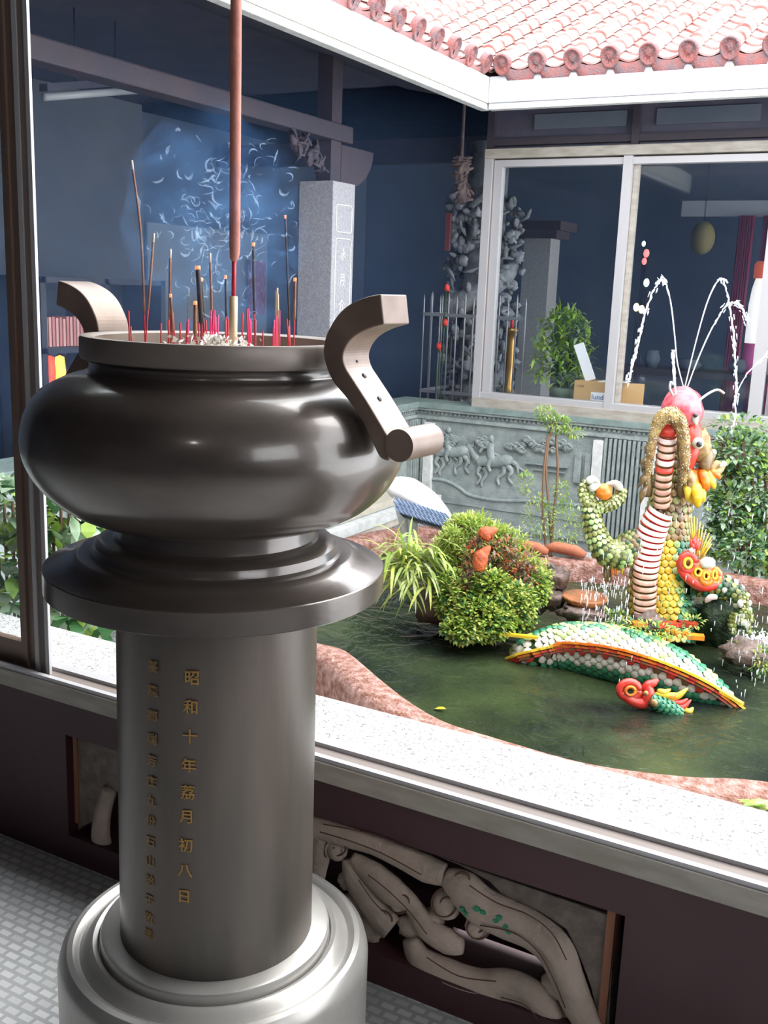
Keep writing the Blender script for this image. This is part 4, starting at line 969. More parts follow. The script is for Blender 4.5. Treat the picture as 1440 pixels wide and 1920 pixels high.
jet([(1284, 726), (1305, 640), (1325, 570), (1342, 532), (1353, 523), (1362, 545), (1372, 600), (1378, 670), (1380, 740), (1376, 800)], 'tall right arc of water spurting from the dragon snout', D=4.9, drops=50)
jet([(1288, 728), (1310, 670), (1335, 615), (1360, 575), (1378, 568), (1392, 580), (1400, 600)], 'lower right arc of water inside the taller one', D=4.86)
jet([(1268, 740), (1263, 700), (1261, 655)], 'short straight spurt of water left on the snout', D=4.8, drops=0, r=.0055)
jet([(1378, 745), (1395, 710), (1420, 680), (1450, 655)], 'thin slanted water spray at the right edge', D=5.2, drops=8, r=.003)
b = MB().use(jm, True)
for i in range(420):
    x, y = random.choice([(rnd(1130, 1440), rnd(940, 1320)), (rnd(1380, 1440), rnd(1150, 1330)), (rnd(1090, 1180), rnd(1080, 1160))])
    p = aD(x, y, rnd(4.2, 4.9))
    if p.z < WZ + .02: continue
    b.tube([p, p + V((rnd(-.002, .002), 0, -rnd(.01, .035)))], [.0018, .0012], 4)
tag(b.build('falling_drops', None), 'scattered falling water drops around the dragon', 'water drops', None, 'stuff')
b = MB().use(M['white_fx'], True)
for i in range(260):
    a = rnd(0, 2 * PI); r = abs(random.gauss(0, .10)); c = atw(1420, 1205); b.ball(c + V((r * math.cos(a) * 1.2, r * math.sin(a), rnd(0, .03))), rnd(.003, .008), 5, 4)
tag(b.build('splash_foam', None), 'white splash where the water falls, right of the dragon claws', 'splash', None, 'stuff')

# ================================================================== THE CRANE
ck = thing('crane_statue', 'white crane statue with blue-grey wing feathers behind the spider plant', 'crane statue', aZ(760, 1040, 0))
S = 5.3 / FPX
P, R = pathpx([(722, 905, 5.3, 8), (738, 912, 5.3, 24), (765, 922, 5.3, 34), (800, 945, 5.3, 33), (830, 970, 5.3, 22), (850, 990, 5.3, 6)])
MB().use(M['white_fx'], True).tube(P, R, 18, flat=.8).build('body', None, ck)
b = MB(); fe = [mat('blue_grey_feather', (.10, .15, .24), .6, 0, (.22, .28, .38), 30), mat('dark_blue_feather', (.06, .09, .16), .6)]
for r_ in range(3):
    for i in range(24):
        t = i / 23; x0 = lerp(742, 838, t); y0 = lerp(932, 962, t) + r_ * 8; b.use(fe[(i + r_) % 2], True).tube([aD(x0 - 4, y0, 5.2 - .01 * r_), aD(x0 + 6, y0 + 12, 5.19 - .01 * r_), aD(x0 + 14 + r_ * 2, y0 + 24 + 6 * t, 5.21)], [.006, .009, .002], 6, flat=.35)
b.build('wing_feathers', None, ck)
for pts in ([(750, 945), (756, 975), (759, 1010), (758, 1050)], [(772, 955), (774, 1000), (774, 1050)]):
    MB().use(M['light_stone'], True).tube([aD(x, y, 5.3) for x, y in pts], [.032, .026, .015, .013][:len(pts)], 8).build('leg', None, ck)
MB().use(M['white_fx'], True).tube(catmull([aD(730, 906, 5.3), aD(712, 890, 5.3), aD(700, 860, 5.3), aD(694, 830, 5.3)], 3), [.022, .022, .02, .019, .018, .018, .017, .017, .017, .017][:10], 8).build('neck', None, ck)
MB().use(M['white_fx'], True).ball(aD(693, 824, 5.3), (.035, .03, .028), 12, 8).use(M['stem']).tube([aD(690, 824, 5.3), aD(664, 834, 5.3)], [.012, .002], 6).build('head', None, ck)

# ================================================================== PLANTING
def leafball(b, c, r, n, L, W, mats, droop=.4, outward=.8):
    c = V(c); rr = V(r) if hasattr(r, '__len__') else V((r, r, r))
    for i in range(n):
        d = rdir(); p = c + V((d.x * rr.x, d.y * rr.y, d.z * rr.z)) * rnd(.55, 1.0)
        b.use(random.choice(mats)); dd = (d * outward + rdir() * .7 + V((0, 0, .2))); b.leaf(p, dd, L * rnd(.6, 1.3), W * rnd(.7, 1.2), droop)
M['orange_scrap'] = mat('burnt_orange_ceramic', (.50, .10, .02), .6, 0, (.32, .06, .02), 20, .6, 60)
# mound in the pond
mc = aZ(890, 1190, WZ)
mound = thing('planted_rock_mound', 'rocky island in the pond covered with small bright green leaves', 'planted rock', mc)
b = MB().use(M['rock'], True)
for (x, y, D, r) in [(880, 1120, 4.95, 75), (830, 1130, 4.95, 50), (940, 1110, 4.95, 60), (990, 1120, 4.95, 40), (900, 1050, 5.0, 60), (860, 1010, 5.05, 35), (1000, 1080, 4.95, 28), (930, 1165, 4.85, 30)]:
    b.ball(aD(x, y, D), (r * S5, r * S5 * .8, r * S5), 16, 12, .35)
b.build('rock_core', None, mound)
b = MB()
for (x, y, D, rx_, ry_, n_) in [(900, 1160, 4.70, 66, 42, 2600), (965, 1140, 4.72, 46, 50, 1700), (850, 1120, 4.76, 42, 52, 1300), (920, 1110, 4.72, 50, 44, 1300), (865, 1182, 4.66, 40, 22, 700), (1005, 1100, 4.78, 30, 36, 600)]:
    leafball(b, aD(x, y, D), (rx_ * S5, rx_ * S5 * .6, ry_ * S5), n_, .024, .015, [M['leaf_a'], M['leaf_b'], M['leaf_a'], M['leaf_b'], M['leaf_c']])
b.build('creeping_leaves', None, mound, recalc=False)
b = MB()
for (x, y, D, rx_, ry_, n_) in [(880, 1005, 4.95, 56, 42, 2200), (930, 1030, 4.92, 46, 50, 1700), (965, 1070, 4.88, 40, 44, 1100), (850, 1040, 4.90, 46, 46, 1500), (1010, 1080, 4.84, 26, 30, 300)]:
    leafball(b, aD(x, y, D), (rx_ * S5, rx_ * S5 * .6, ry_ * S5), n_, .030, .010, [M['leaf_b'], M['leaf_b'], M['leaf_a'], M['leaf_stripe']], .2)
for i in range(26):
    x = rnd(840, 1025); y = lerp(985, 1060, ((x - 880) / 150) ** 2 if x > 880 else .25) + rnd(-8, 40); r_ = rnd(8, 20)
    leafball(b, aD(x, y, 4.86), (r_ * S5, r_ * S5 * .7, r_ * S5 * 1.3), 90, .03, .008, [M['leaf_b'], M['leaf_stripe'], M['leaf_a']], .2)
b.build('fine_yellow_foliage', None, mound, recalc=False)
b = MB()
for i in range(16):
    x = rnd(875, 1000); y = rnd(1020, 1110); leafball(b, aD(x, y, 4.74), (.035, .03, .05), 60, .028, .010, [M['orange_scrap'], M['rock'], M['stem']], .3)
b.build('brown_withered_leaves', None, mound, recalc=False)
for (x, y, rx_, ry_, lab, D) in [(905, 1045, 14, 26, 'orange ceramic figure half hidden in the leaves of the rock mound', 4.70), (915, 1000, 18, 10, 'small orange ceramic scrap at the top of the rock mound', 4.74)]:
    p = aD(x, y, D); b = MB().use(M['orange_scrap'], True).tube(catmull([aD(x - rx_ * .6, y + ry_, D), aD(x - rx_ * .2, y, D), aD(x + rx_ * .3, y - ry_ * .4, D), aD(x + rx_, y - ry_ * .8, D)], 4), [.02, .03, .034, .036, .036, .034, .03, .026, .024, .02, .016, .012, .006][:13], 9)
    tag(b.build('ceramic_figure', None, loc=p), lab, 'ceramic figure')
# spider plant
sp = thing('spider_plant', 'cream-striped spider plant arching over the pond left of the rock mound', 'plant', aD(775, 1090, 4.85))
b = MB()
for i in range(230):
    c = aD(775 + rnd(-40, 45), 1075 + rnd(-45, 35), 4.86); a = rnd(0, 2 * PI); el = rnd(-.1, 1.2); d = V((math.cos(a) * math.cos(el), math.sin(a) * math.cos(el), math.sin(el)))
    if d.dot(toC) < -.3: d = d + toC * .9
    b.use(random.choice([M['leaf_stripe'], M['leaf_stripe'], M['leaf_b'], M['leaf_a']])); b.leaf(c, d, rnd(.14, .27), rnd(.010, .017), rnd(.7, 1.4), .3, seg=6)
b.build('striped_leaves', None, sp, recalc=False)
# slender tree at the back
def twig_tree(name, lab, base, pts_px, D, puffs, leafm, L, W, cat='tree', stem_r=.008):
    t = thing(name, lab, cat, base); b = MB().use(M['stem'], True)
    for pts in pts_px: b.tube(catmull([aD(x, y, D) for x, y in pts], 4), stem_r, 6)
    b.build('stem', None, t); b = MB()
    for (x, y, rx_, ry_, n_) in puffs: leafball(b, aD(x, y, D), (rx_ * D / FPX, rx_ * D / FPX * .7, ry_ * D / FPX), int(n_ * 2.6), L * .85, W * .9, leafm, .3)
    b.build('foliage', None, t, recalc=False); return t
twig_tree('slender_tree', 'slender small tree with ferny tufts standing before the horse relief', aD(1035, 1045, 6.3), [[(1035, 1045), (1030, 960), (1024, 880), (1030, 820), (1038, 790)], [(1030, 1045), (1040, 950), (1046, 880), (1043, 820), (1052, 800)], [(1025, 1040), (1018, 960), (1020, 880), (1028, 815)]],
          6.3, [(1022, 775, 22, 12, 130), (1045, 795, 28, 16, 200), (1075, 812, 20, 8, 60), (985, 905, 18, 22, 60), (1010, 970, 34, 45, 160), (1055, 985, 40, 50, 200), (1050, 920, 20, 20, 60)], [M['leaf_a'], M['leaf_b'], M['leaf_d'], M['leaf_d'], M['leaf_a']], .032, .010)
for (x, y, lab) in [(990, 1030, 'left orange terracotta trough at the foot of the slender tree'), (1060, 1035, 'right orange terracotta trough at the foot of the slender tree')]:
    p = aZ(x, y, .03); b = MB().use(DM['orange']); n_ = 14; rz = []
    b.use(mat('terracotta', (.50, .17, .09), .8, 0, (.38, .12, .06), 12, .2, 50), True)
    b.tube([p + V((-.13, 0, 0)), p + V((-.06, .0, .02)), p + V((.06, 0, .015)), p + V((.12, 0, 0))], [.018, .034, .036, .02], 10)
    tag(b.build('terracotta_trough', None, loc=p), lab, 'planter')
# shrub at the right
sh = thing('leafy_shrub', 'dense pale green shrub behind the dragon at the right edge', 'shrub', aZ(1410, 1090, 0))
b = MB()
for (x, y, D, rx_, ry_, n_) in [(1390, 850, 5.95, 60, 45, 900), (1430, 920, 5.9, 60, 60, 900), (1370, 960, 5.95, 45, 60, 700), (1410, 1030, 5.85, 65, 45, 900), (1450, 1000, 5.9, 50, 90, 700), (1345, 900, 6.0, 25, 50, 300), (1340, 1010, 6.0, 30, 40, 300), (1390, 800, 6.0, 60, 20, 160)]:
    leafball(b, aD(x, y, D), (rx_ * 5.9 / FPX, rx_ * 5.9 / FPX * .8, ry_ * 5.9 / FPX), n_, .045, .024, [M['leaf_a'], M['leaf_d'], M['leaf_d'], M['leaf_c']])
b.build('foliage', None, sh, recalc=False)
b = MB().use(M['stem'], True)
for i in range(9): b.tube([aD(1380 + i * 8, 1080, 5.95), aD(1365 + i * 12, 950, 5.95), aD(1350 + i * 14, 820, 5.95)], .010, 6)
b.build('stem', None, sh)
# broad-leaved plants beyond the left window
for (cx, lab, lst) in [(110, 'broad-leaved glossy bush outside the window, seen between window post and burner', [(140, 960, 3.3, 70, 55, 150), (120, 1060, 3.3, 60, 50, 120), (190, 980, 3.4, 50, 50, 90), (120, 1145, 3.25, 60, 35, 90), (190, 1150, 3.3, 40, 35, 60), (215, 1030, 3.4, 30, 60, 60)]),
                       (20, 'broad-leaved bush behind the sliding glass pane at the left edge', [(20, 950, 3.3, 50, 55, 110), (15, 1050, 3.3, 45, 55, 90), (20, 1120, 3.3, 45, 40, 70)])]:
    t = thing('broad_leaved_bush', lab, 'bush', V(aD(cx, 1180, 3.3))); b = MB()
    for (x, y, D, rx_, ry_, n_) in lst: leafball(b, aD(x, y, D), (rx_ * D / FPX, rx_ * D / FPX * .8, ry_ * D / FPX), n_, .085, .042, [M['leaf_d'], M['leaf_d'], M['leaf_c'], M['leaf_a']], .35)
    b.build('foliage', None, t, recalc=False); b = MB().use(M['stem'], True)
    for i in range(8): b.tube([aD(cx + i * 12 - 40, 1200, 3.3), aD(cx + i * 14 - 50, 1060, 3.3), aD(cx + i * 16 - 60, 940, 3.3)], .005, 6)
    b.build('stem', None, t)
    MB().use(M['beige_stone']).lathe([(0, -.45), (.13, -.45), (.18, .16), (.17, .17), (.15, .14), (0, .14)], V((t.location.x, t.location.y, 0)), 24).build('pot', None, t)
t = thing('water_plant', 'pale green leaves poking up at the right end of the near pond rim', 'plant', aD(1430, 1520, 3.2)); b = MB()
for i in range(16): b.use(random.choice([M['leaf_a'], M['leaf_d'], M['leaf_stripe']])); b.leaf(aD(1440 + rnd(-14, 20), 1520 + rnd(-10, 16), 2.9), V((rnd(-1, .3), rnd(-.6, .3), rnd(.0, .5))), .085, .03, .5)
b.build('foliage', None, t, recalc=False)
MB().use(M['stem'], True).tube([aD(1440, 1520, 2.9), V((aD(1440, 1520, 2.9).x, aD(1440, 1520, 2.9).y, -.45))], .006, 6).build('stem', None, t)
# rocks, rust dish, floating leaf
M['moss'] = mat('dark_moss_rock', (.010, .022, .012), .6, 0, (.035, .07, .025), 18, .8, 50)
rk = [(1040, 1085, 4.95, 26, 24, 'rock', 'dark wet rock sticking up left of the rust-coloured dish'), (1035, 1125, 4.9, 24, 16, 'rock', 'low wet grey rock between mound and rust-coloured dish'), (1350, 1160, 4.85, 34, 44, 'moss', 'dark mossy rock under the dragon right arm'),
      (1400, 1225, 4.6, 45, 20, 'rock', 'wet grey rock at the right edge beside the coil'), (1215, 1165, 4.78, 34, 16, 'rock', 'pile of brown stones at the foot of the dragon belly'), (1312, 1172, 4.98, 40, 36, 'moss', 'dark rock behind the dragon coil'), (1090, 1150, 4.8, 40, 14, 'rock', 'dark rock under the rust-coloured dish')]
for (x, y, D, a, c, mm, lab) in rk:
    p = aD(x, y, D); o = MB().use(M[mm], True).ball(p, (a * S5, a * S5 * .8, c * S5 * 1.1), 18, 12, .55).build('wet_rock', None, loc=p); tag(o, lab, 'rock')
p = aD(1097, 1122, 4.85)
o = MB().use(M['rust_rock'], True).lathe([(0, -.03), (.05, -.035), (.095, -.015), (.108, .006), (.104, .014), (.09, .004), (.04, -.006), (0, -.004)], p, 28).build('rusty_dish', None, loc=p); tag(o, 'shallow rust-orange dish on rocks in the pond', 'dish')
b = MB()
for (x, y, D, rx_, ry_, n_) in [(1300, 1165, 4.72, 26, 10, 60), (1155, 1160, 4.75, 22, 16, 160), (1430, 1240, 4.5, 20, 24, 160), (1395, 1215, 4.6, 30, 8, 60), (1260, 1125, 4.80, 26, 30, 90), (1230, 1180, 4.4, 60, 6, 160)]: leafball(b, aD(x, y, D), (rx_ * S5, rx_ * S5 * .6, ry_ * S5), n_, .028, .010, [M['leaf_a'], M['leaf_b'], M['leaf_c']])
tag(b.build('moss_tufts', None, recalc=False), 'tufts of moss and small leaves around the dragon base and coil', 'moss', None, 'stuff')
p = atw(827, 1334); o = MB().use(DM['yellow']).leaf(p + V((-.03, 0, .004)), (1, .2, .3), .05, .028, .2).build('floating_leaf', None, loc=p); tag(o, 'small yellow leaf floating against the near pond rim', 'leaf')

# ================================================================== FAR GALLERIES
def slab(b, x0, x1, y0, y1, z0, z1): return b.box(min(x0, x1), max(x0, x1), min(y0, y1), max(y0, y1), min(z0, z1), max(z0, z1))
# stone column on the left low wall
t = thing('stone_column', 'square grey granite column with a carved inscription frame on the left gallery wall', 'column', (-3.73, 5.905, WT + .012))
MB().box(-3.86, -3.60, 5.77, 6.04, WT + .012, 2.14).build('shaft', M['granite'], t, bevel=.006)
b = MB().use(M['light_stone'], True)
def frame_on(y0, y1, z0, z1, r=.02):
    pts = []
    for cy, cz, a0 in ((y1 - r, z1 - r, 0), (y0 + r, z1 - r, 90), (y0 + r, z0 + r, 180), (y1 - r, z0 + r, 270)):
        for k in range(4): a = math.radians(a0 + k * 30); pts.append((-3.598, cy + r * math.cos(a), cz + r * math.sin(a)))
    b.tube(pts + pts[:1], .004, 5)
frame_on(5.81, 6.00, 1.83, 2.0); frame_on(5.81, 6.00, .80, 1.79)
b.build('carved_frame', None, t)
for ch, z in zip('永月介', (1.69, 1.53, 1.36)):
    cu = bpy.data.curves.new('t', 'FONT'); cu.body = ch; cu.size = .085; cu.align_x = 'CENTER'; cu.align_y = 'CENTER'; cu.extrude = .002; cu.resolution_u = 2
    to = bpy.data.objects.new('t', cu); COL.objects.link(to); dg = bpy.context.evaluated_depsgraph_get(); dg.update(); me = bpy.data.meshes.new_from_object(to.evaluated_get(dg)); COL.objects.unlink(to); bpy.data.objects.remove(to)
    for v in me.vertices: x, yy, z_ = v.co; v.co = V((-3.599 + z_, 5.905 + x * .8, z + yy))
    me.materials.append(M['light_stone']); o = bpy.data.objects.new('inscription_character', me); COL.objects.link(o); o.parent = t; o.location = -t.location
# timber beams over it
struct(MB().box(-3.80, -3.66, 2.0, 6.10, 2.40, 2.505).build('trim_beam', M['timber_red'], None, bevel=.01))
struct(MB().box(-3.785, -3.675, 5.85, 5.97, 2.142, 2.397).box(-3.785, -3.675, 5.85, 5.97, 2.508, 2.955).build('trim_post', M['timber_red']))
struct(MB().box(-9, XL - .1, 8.6, 8.75, 2.6, 2.8).build('trim_cross_beam', M['timber_red']))
# carved bracket and quarter bracket
def carved(name, lab, pts, r, m, jit=.5, cat='carved bracket', extra=24):
    c0 = pts[0]; t = thing(name, lab, cat, c0); b = MB().use(M[m], True)
    for p in pts: b.ball(p, (r * .6, r, r * 1.1), 10, 8, jit)
    for i in range(extra):
        p = random.choice(pts) + V((0, rnd(-r, r), rnd(-r, r))); d = rdir() * r * 1.2; b.tube([p - d, p + V((r * .6, 0, 0)), p + d], [r * .15, r * .25, r * .1], 5)
    if name == 'hanging_carving': b.tube([pts[0], (pts[0].x, pts[0].y, 2.96)], .012, 6)
    b.build('carving', None, t); return t
carved('carved_bracket', 'dusty carved timber bracket under the beam left of the granite column', [aX(x, y, -3.68) for x, y in ((550, 262), (570, 270), (590, 285), (598, 305), (580, 295), (560, 280))], .045, 'timber_red')
b = MB().use(M['timber_red']); cy, cz = 6.02, 2.39; poly = [V((-3.76, cy, cz))] + [V((-3.76, cy + .42 * math.cos(a), cz - .28 * math.sin(a) * 1)) for a in [i * PI / 16 for i in range(9)]]
b.prism(poly, (.06, 0, 0)); tag(b.build('quarter_bracket', None, bevel=.004), 'plain curved timber bracket under the beam right of the granite column', 'bracket')
M['dusty_wood'] = mat('dusty_carved_wood', (.20, .15, .14), .8, 0, (.11, .08, .09), 20, .3, 50)
carved('hanging_carving', 'hanging carved wooden flower pendant left of the far window post', [aY(x, y, 7.3) for x, y in ((865, 310), (862, 330), (866, 348), (868, 365))], .06, 'dusty_wood', .4, 'carving', 40)
# slate partition and recess on the left
struct(MB().box(-6.62, -6.5, 1.95, 7.25, 0, 2.96).build('wall_partition', M['slate']))
pic = thing('wall_picture', 'pale blue-grey panel with a faded yellow painting behind the smoke', 'picture', aX(390, 530, -6.7))
p0 = aX(275, 622, -6.7); p1 = aX(500, 440, -6.7)
p0x = aX(275, 440, -6.7)
MB().box(-6.72, -6.69, p0x.y, p1.y, p0.z - .1, p1.z).build('panel', mat('faded_panel', (.24, .28, .33), .6, 0, (.20, .25, .30), 2), pic)
a = aX(352, 540, -6.68); c = aX(418, 600, -6.68)
MB().box(-6.69, -6.683, a.y, c.y, c.z, a.z).build('faded_painting', mat('faded_yellow_paint', (.30, .28, .16), .7, 0, (.20, .22, .20), 6), pic)
struct(MB().box(-6.95, -6.75, 7.25, 12, 0, 2.96).build('wall_recess', M['navy']))
a = aX(473, 488, -6.6); c = aX(500, 590, -6.6)
tag(MB().box(-6.66, -6.62, a.y, c.y, c.z, a.z).build('red_hanging_scroll', mat('purple_red_scroll', (.26, .03, .07), .6, 0, (.35, .20, .24), 18, contrast=(.5, .6), stretch=(1, 4, 1))), 'narrow purple-red hanging scroll right of the pale panel', 'scroll')
# display cabinet with leaflets
ca = aX(75, 525, -5.5); cb = aX(310, 525, -5.5)
cab = thing('display_cabinet', 'dark open display cabinet holding pink leaflets behind the left handle of the burner', 'cabinet', (-5.5, (ca.y + cb.y) / 2, 0))
b = MB().use(M['char']); y0, y1 = ca.y, cb.y
for (ya, yb) in ((y0, y0 + .05), (y1 - .05, y1), ((y0 + y1) / 2 - .02, (y0 + y1) / 2 + .02)): b.box(-5.9, -5.5, ya, yb, .0, 1.48)
for z in (0.0, .66, .96, 1.44): b.box(-5.9, -5.5, y0, y1, z, z + .04)
b.box(-5.92, -5.9, y0, y1, 0, 1.48); b.build('cabinet_frame', None, cab)
lm = [mat('pink_leaflet', (.62, .25, .24), .6), mat('pale_pink_leaflet', (.72, .42, .40), .6)]
for i in range(15):
    y = y0 + .10 + i * .033; h_ = .20 + rnd(-.01, .01)
    tag(MB().use(lm[i % 2]).obox((-5.62, y, 1.0 + h_ / 2 + .002), (.06, 0, 0), (0, .011, 0), (0, 0, h_ / 2)).build('leaflet', None), 'pink leaflet standing in the row on the cabinet shelf', 'leaflet', 'pink leaflets on the cabinet shelf')
fm = mat('glowing_lantern', (.9, .4, .05), .5, emit=(1, .45, .05), estr=3)
for (ya, yb, lab, cat_) in ((95, 112, 'small red paper lantern glowing dimly at the left on the lower cabinet shelf', 'l'), (113, 131, 'small glowing yellow lantern on the lower cabinet shelf', 'r')):
    a = aX(ya, 668, -5.55); c = aX(yb, 702, -5.55); cy = (a.y + c.y) / 2; tt = thing('small_lantern', lab, 'lantern', (-5.6, cy, .70)); hh = a.z - .70
    MB().use(fm if cat_ == 'r' else mat('dim_red_lantern', (.7, .08, .04), .5, emit=(1, .1, .03), estr=.8), True).lathe([(0, 0), (.03, .005), (.04, hh * .5), (.03, hh * .95), (0, hh)], (-5.6, cy, .702), 16).build('shade', None, tt)
    MB().use(M['char']).lathe([(0, 0), (.015, 0), (.015, .015), (0, .015)], (-5.6, cy, .702 + hh), 10).build('cap', None, tt)
# fluorescent tube
t = thing('fluorescent_lamp', 'switched-off white fluorescent tube under the dark beams at upper left', 'lamp', aX(175, 175, -4.6))
p = aX(82, 182, -4.6); p2 = aX(270, 168, -4.6)
MB().use(mat('lamp_tube', (.42, .45, .50), .4), True).tube([p, p2], .022, 10).build('tube', None, t)
d = (p2 - p) / 2; MB().use(M['timber']).obox((p + p2) / 2 + V((0, 0, .05)), d, V((.03, 0, 0)), V((0, 0, .02))).build('holder', None, t)
MB().use(M['dark'], True).tube([p.lerp(p2, .3) + V((0, 0, .07)), V((-4.6, p.lerp(p2, .3).y, 2.96))], .006, 5).build('hanger', None, t)
MB().use(M['dark'], True).tube([p.lerp(p2, .7) + V((0, 0, .07)), V((-4.6, p.lerp(p2, .7).y, 2.96))], .006, 5).build('hanger', None, t)

# carved dragon pillar behind railings
pc = V((-3.68, 8.35, 0)); t = thing('dragon_pillar', 'grey stone pillar densely carved with a coiling dragon behind iron railings', 'stone pillar', pc)
sm = mat('weathered_carving_stone', (.30, .32, .35), .75, 0, (.14, .15, .17), 12, .4, 40)
MB().use(sm, True).lathe([(0, 0), (.34, 0), (.34, .5), (.25, .6), (.17, .62), (.17, 2.7), (0, 2.7)], pc, 20).build('shaft', None, t)
b = MB().use(sm, True); pts = []; rr = []
for i in range(90):
    u = i / 89; a = -2.2 + u * 4.4 * PI; r = .24 + .05 * math.sin(u * 19); pts.append(pc + V((r * math.cos(a), r * math.sin(a), .55 + u * 1.75))); rr.append(.075 * math.sin(PI * min(.95, u + .08)) + .02)
b.tube(pts, rr, 10)
for i in range(420):
    a = rnd(0, 2 * PI); z = rnd(.5, 2.25); r = .22 + rnd(0, .12); c = pc + V((r * math.cos(a), r * math.sin(a), z)); d = rdir() * rnd(.03, .09)
    if i % 3: b.ball(c, (rnd(.02, .05), rnd(.02, .05), rnd(.02, .05)), 7, 5, .6)
    else: b.tube([c - d, c + rdir() * .02, c + d], [.008, .022, .004], 5)
b.build('dragon_carving', None, t)
b = MB().use(sm, True)
for k in range(14): a = k / 14 * 2 * PI; b.ball(aY(872, 437, 8.15) + V((.10 * math.cos(a), -.02, .13 * math.sin(a))), .042, 8, 6, .4)
b.build('stone_ring', None, t)
t = thing('iron_railing', 'spiked grey iron railing around the carved dragon pillar', 'railing', (-3.45, 7.62, 0))
im = mat('grey_iron', (.30, .31, .34), .4, .5)
xa, xb = -3.86, -2.98
for i in range(13):
    x = lerp(xa, xb, i / 12); top = 1.41 + (.03 if i % 2 else 0)
    MB().use(im, True).tube([(x, 7.62, 0), (x, 7.62, top), (x, 7.62, top + .04)], [.007, .007, .001], 6).build('railing_bar', None, t)
for i in range(6):
    y = lerp(7.75, 8.8, i / 5); MB().use(im, True).tube([(xa, y, 0), (xa, y, 1.42), (xa, y, 1.46)], [.007, .007, .001], 6).build('railing_bar', None, t)
for z in (.66, 1.28): MB().use(im).box(xa, xb, 7.61, 7.63, z, z + .025).box(xa - .01, xa + .01, 7.62, 8.8, z, z + .025).build('rail', None, t)
# second plain pillar, candle stand
t = thing('stone_pillar', 'plain square grey pillar with a stepped capital seen through the far window', 'pillar', (-3.5, 9.3, 0))
MB().box(-3.66, -3.40, 9.2, 9.45, 0, 2.05).build('shaft', M['granite'], t); MB().box(-3.75, -3.28, 9.1, 9.55, 2.05, 2.13).box(-3.70, -3.33, 9.15, 9.5, 1.98, 2.05).build('capital', M['timber_red'], t)
c = V((-3.2, 7.9, .66)); t = thing('candle_stand', 'tall brass candle stand with a red tip behind the window by the dragon pillar', 'candle stand', (c.x, c.y, 0))
MB().use(mat('brass', (.42, .24, .08), .35, .8), True).lathe([(0, 0), (.10, 0), (.05, .1), (.03, .2), (.03, .66), (.055, .70), (.030, .74), (.034, .9), (.036, 1.1), (.032, 1.16), (.055, 1.18), (.055, 1.21), (0, 1.21)], (c.x, c.y, 0), 18).build('stand', None, t)
MB().use(mat('red_candle', (.6, .03, .03), .5), True).lathe([(0, 1.21), (.014, 1.21), (.014, 1.27), (0, 1.28)], (c.x, c.y, 0), 10).build('candle', None, t)
tag(MB().box(aY(838, 400, 7.9).x, aY(847, 400, 7.9).x, 7.88, 7.9, aY(840, 470, 7.9).z, aY(840, 400, 7.9).z).build('red_banner', mat('red_paper', (.16, .03, .02), .7)), 'narrow red paper banner left of the carved dragon pillar', 'banner')
for (x, y, lab) in ((838, 540, 'red flower at the top of the stem inside the railing'), (835, 605, 'pinkish red flower on the middle of the railing'), (823, 650, 'low red flower on the left railing bars')):
    p = aY(x, y, 7.55); t = thing('plastic_flower', lab, 'flower', p)
    MB().use(mat('red_petal', (.75, .05, .03), .5), True).ball(p, (.022, .02, .03), 8, 6, .5).build('bloom', None, t); MB().use(M['leaf_c'], True).tube([p, p - V((.01, 0, .13)), V((p.x - .01, p.y, .002))], .004, 5).build('stem', None, t)
# sill shelf inside the far window
struct(MB().box(XP + .05, 3, YW + .16, 7.62, .68, .715).build('trim_shelf', M['slate']))
t = thing('potted_bamboo', 'bushy green potted bamboo plant on the shelf inside the left far window', 'potted plant', (-2.58, 7.5, .715))
MB().use(mat('green_pot', (.10, .14, .10), .5), True).lathe([(0, .715), (.09, .715), (.115, .80), (.10, .81), (0, .78)], (-2.58, 7.48, 0), 20).build('pot', None, t)
b = MB().use(M['leaf_c'], True)
for i in range(9): b.tube([(-2.58 + rnd(-.05, .05), 7.48, .78), (-2.60 + rnd(-.17, .17), 7.46 + rnd(-.1, .08), rnd(1.05, 1.35))], .006, 5)
b.build('cane', None, t); b = MB()
for i in range(800):
    z = rnd(.84, 1.36); w_ = .19 * (1 - ((z - 1.02) / .45) ** 2) + .03; p = V((-2.60 + rnd(-w_, w_), 7.46 + rnd(-.10, .06), z)); d = V((rnd(-1, 1), rnd(-.8, .2), rnd(-.1, 1.0)))
    b.use(random.choice([M['leaf_a'], M['leaf_a'], M['leaf_a'], M['leaf_d']])); b.leaf(p, d, rnd(.07, .13), .022, .6)
b.build('foliage', None, t, recalc=False)
t = thing('cardboard_box', 'tan cardboard box with blue and white lettering on the shelf inside the far window', 'box', (-2.20, 7.34, .715))
cm = mat('cardboard', (.52, .31, .13), .8, 0, (.46, .27, .11), 4)
MB().use(cm).box(-2.42, -2.09, 7.24, 7.44, .716, .885).build('carton', None, t, bevel=.002)
MB().use(cm).obox((-2.02, 7.36, .80), (.07, .03, 0), (.004, -.008, 0), (0, 0, .085)).build('open_flap', None, t)
MB().use(M['white_fx']).obox((-2.15, 7.32, .892), (.10, .0, .004), (0, .07, 0), (0, 0, .003)).build('plastic_sheet', None, t)
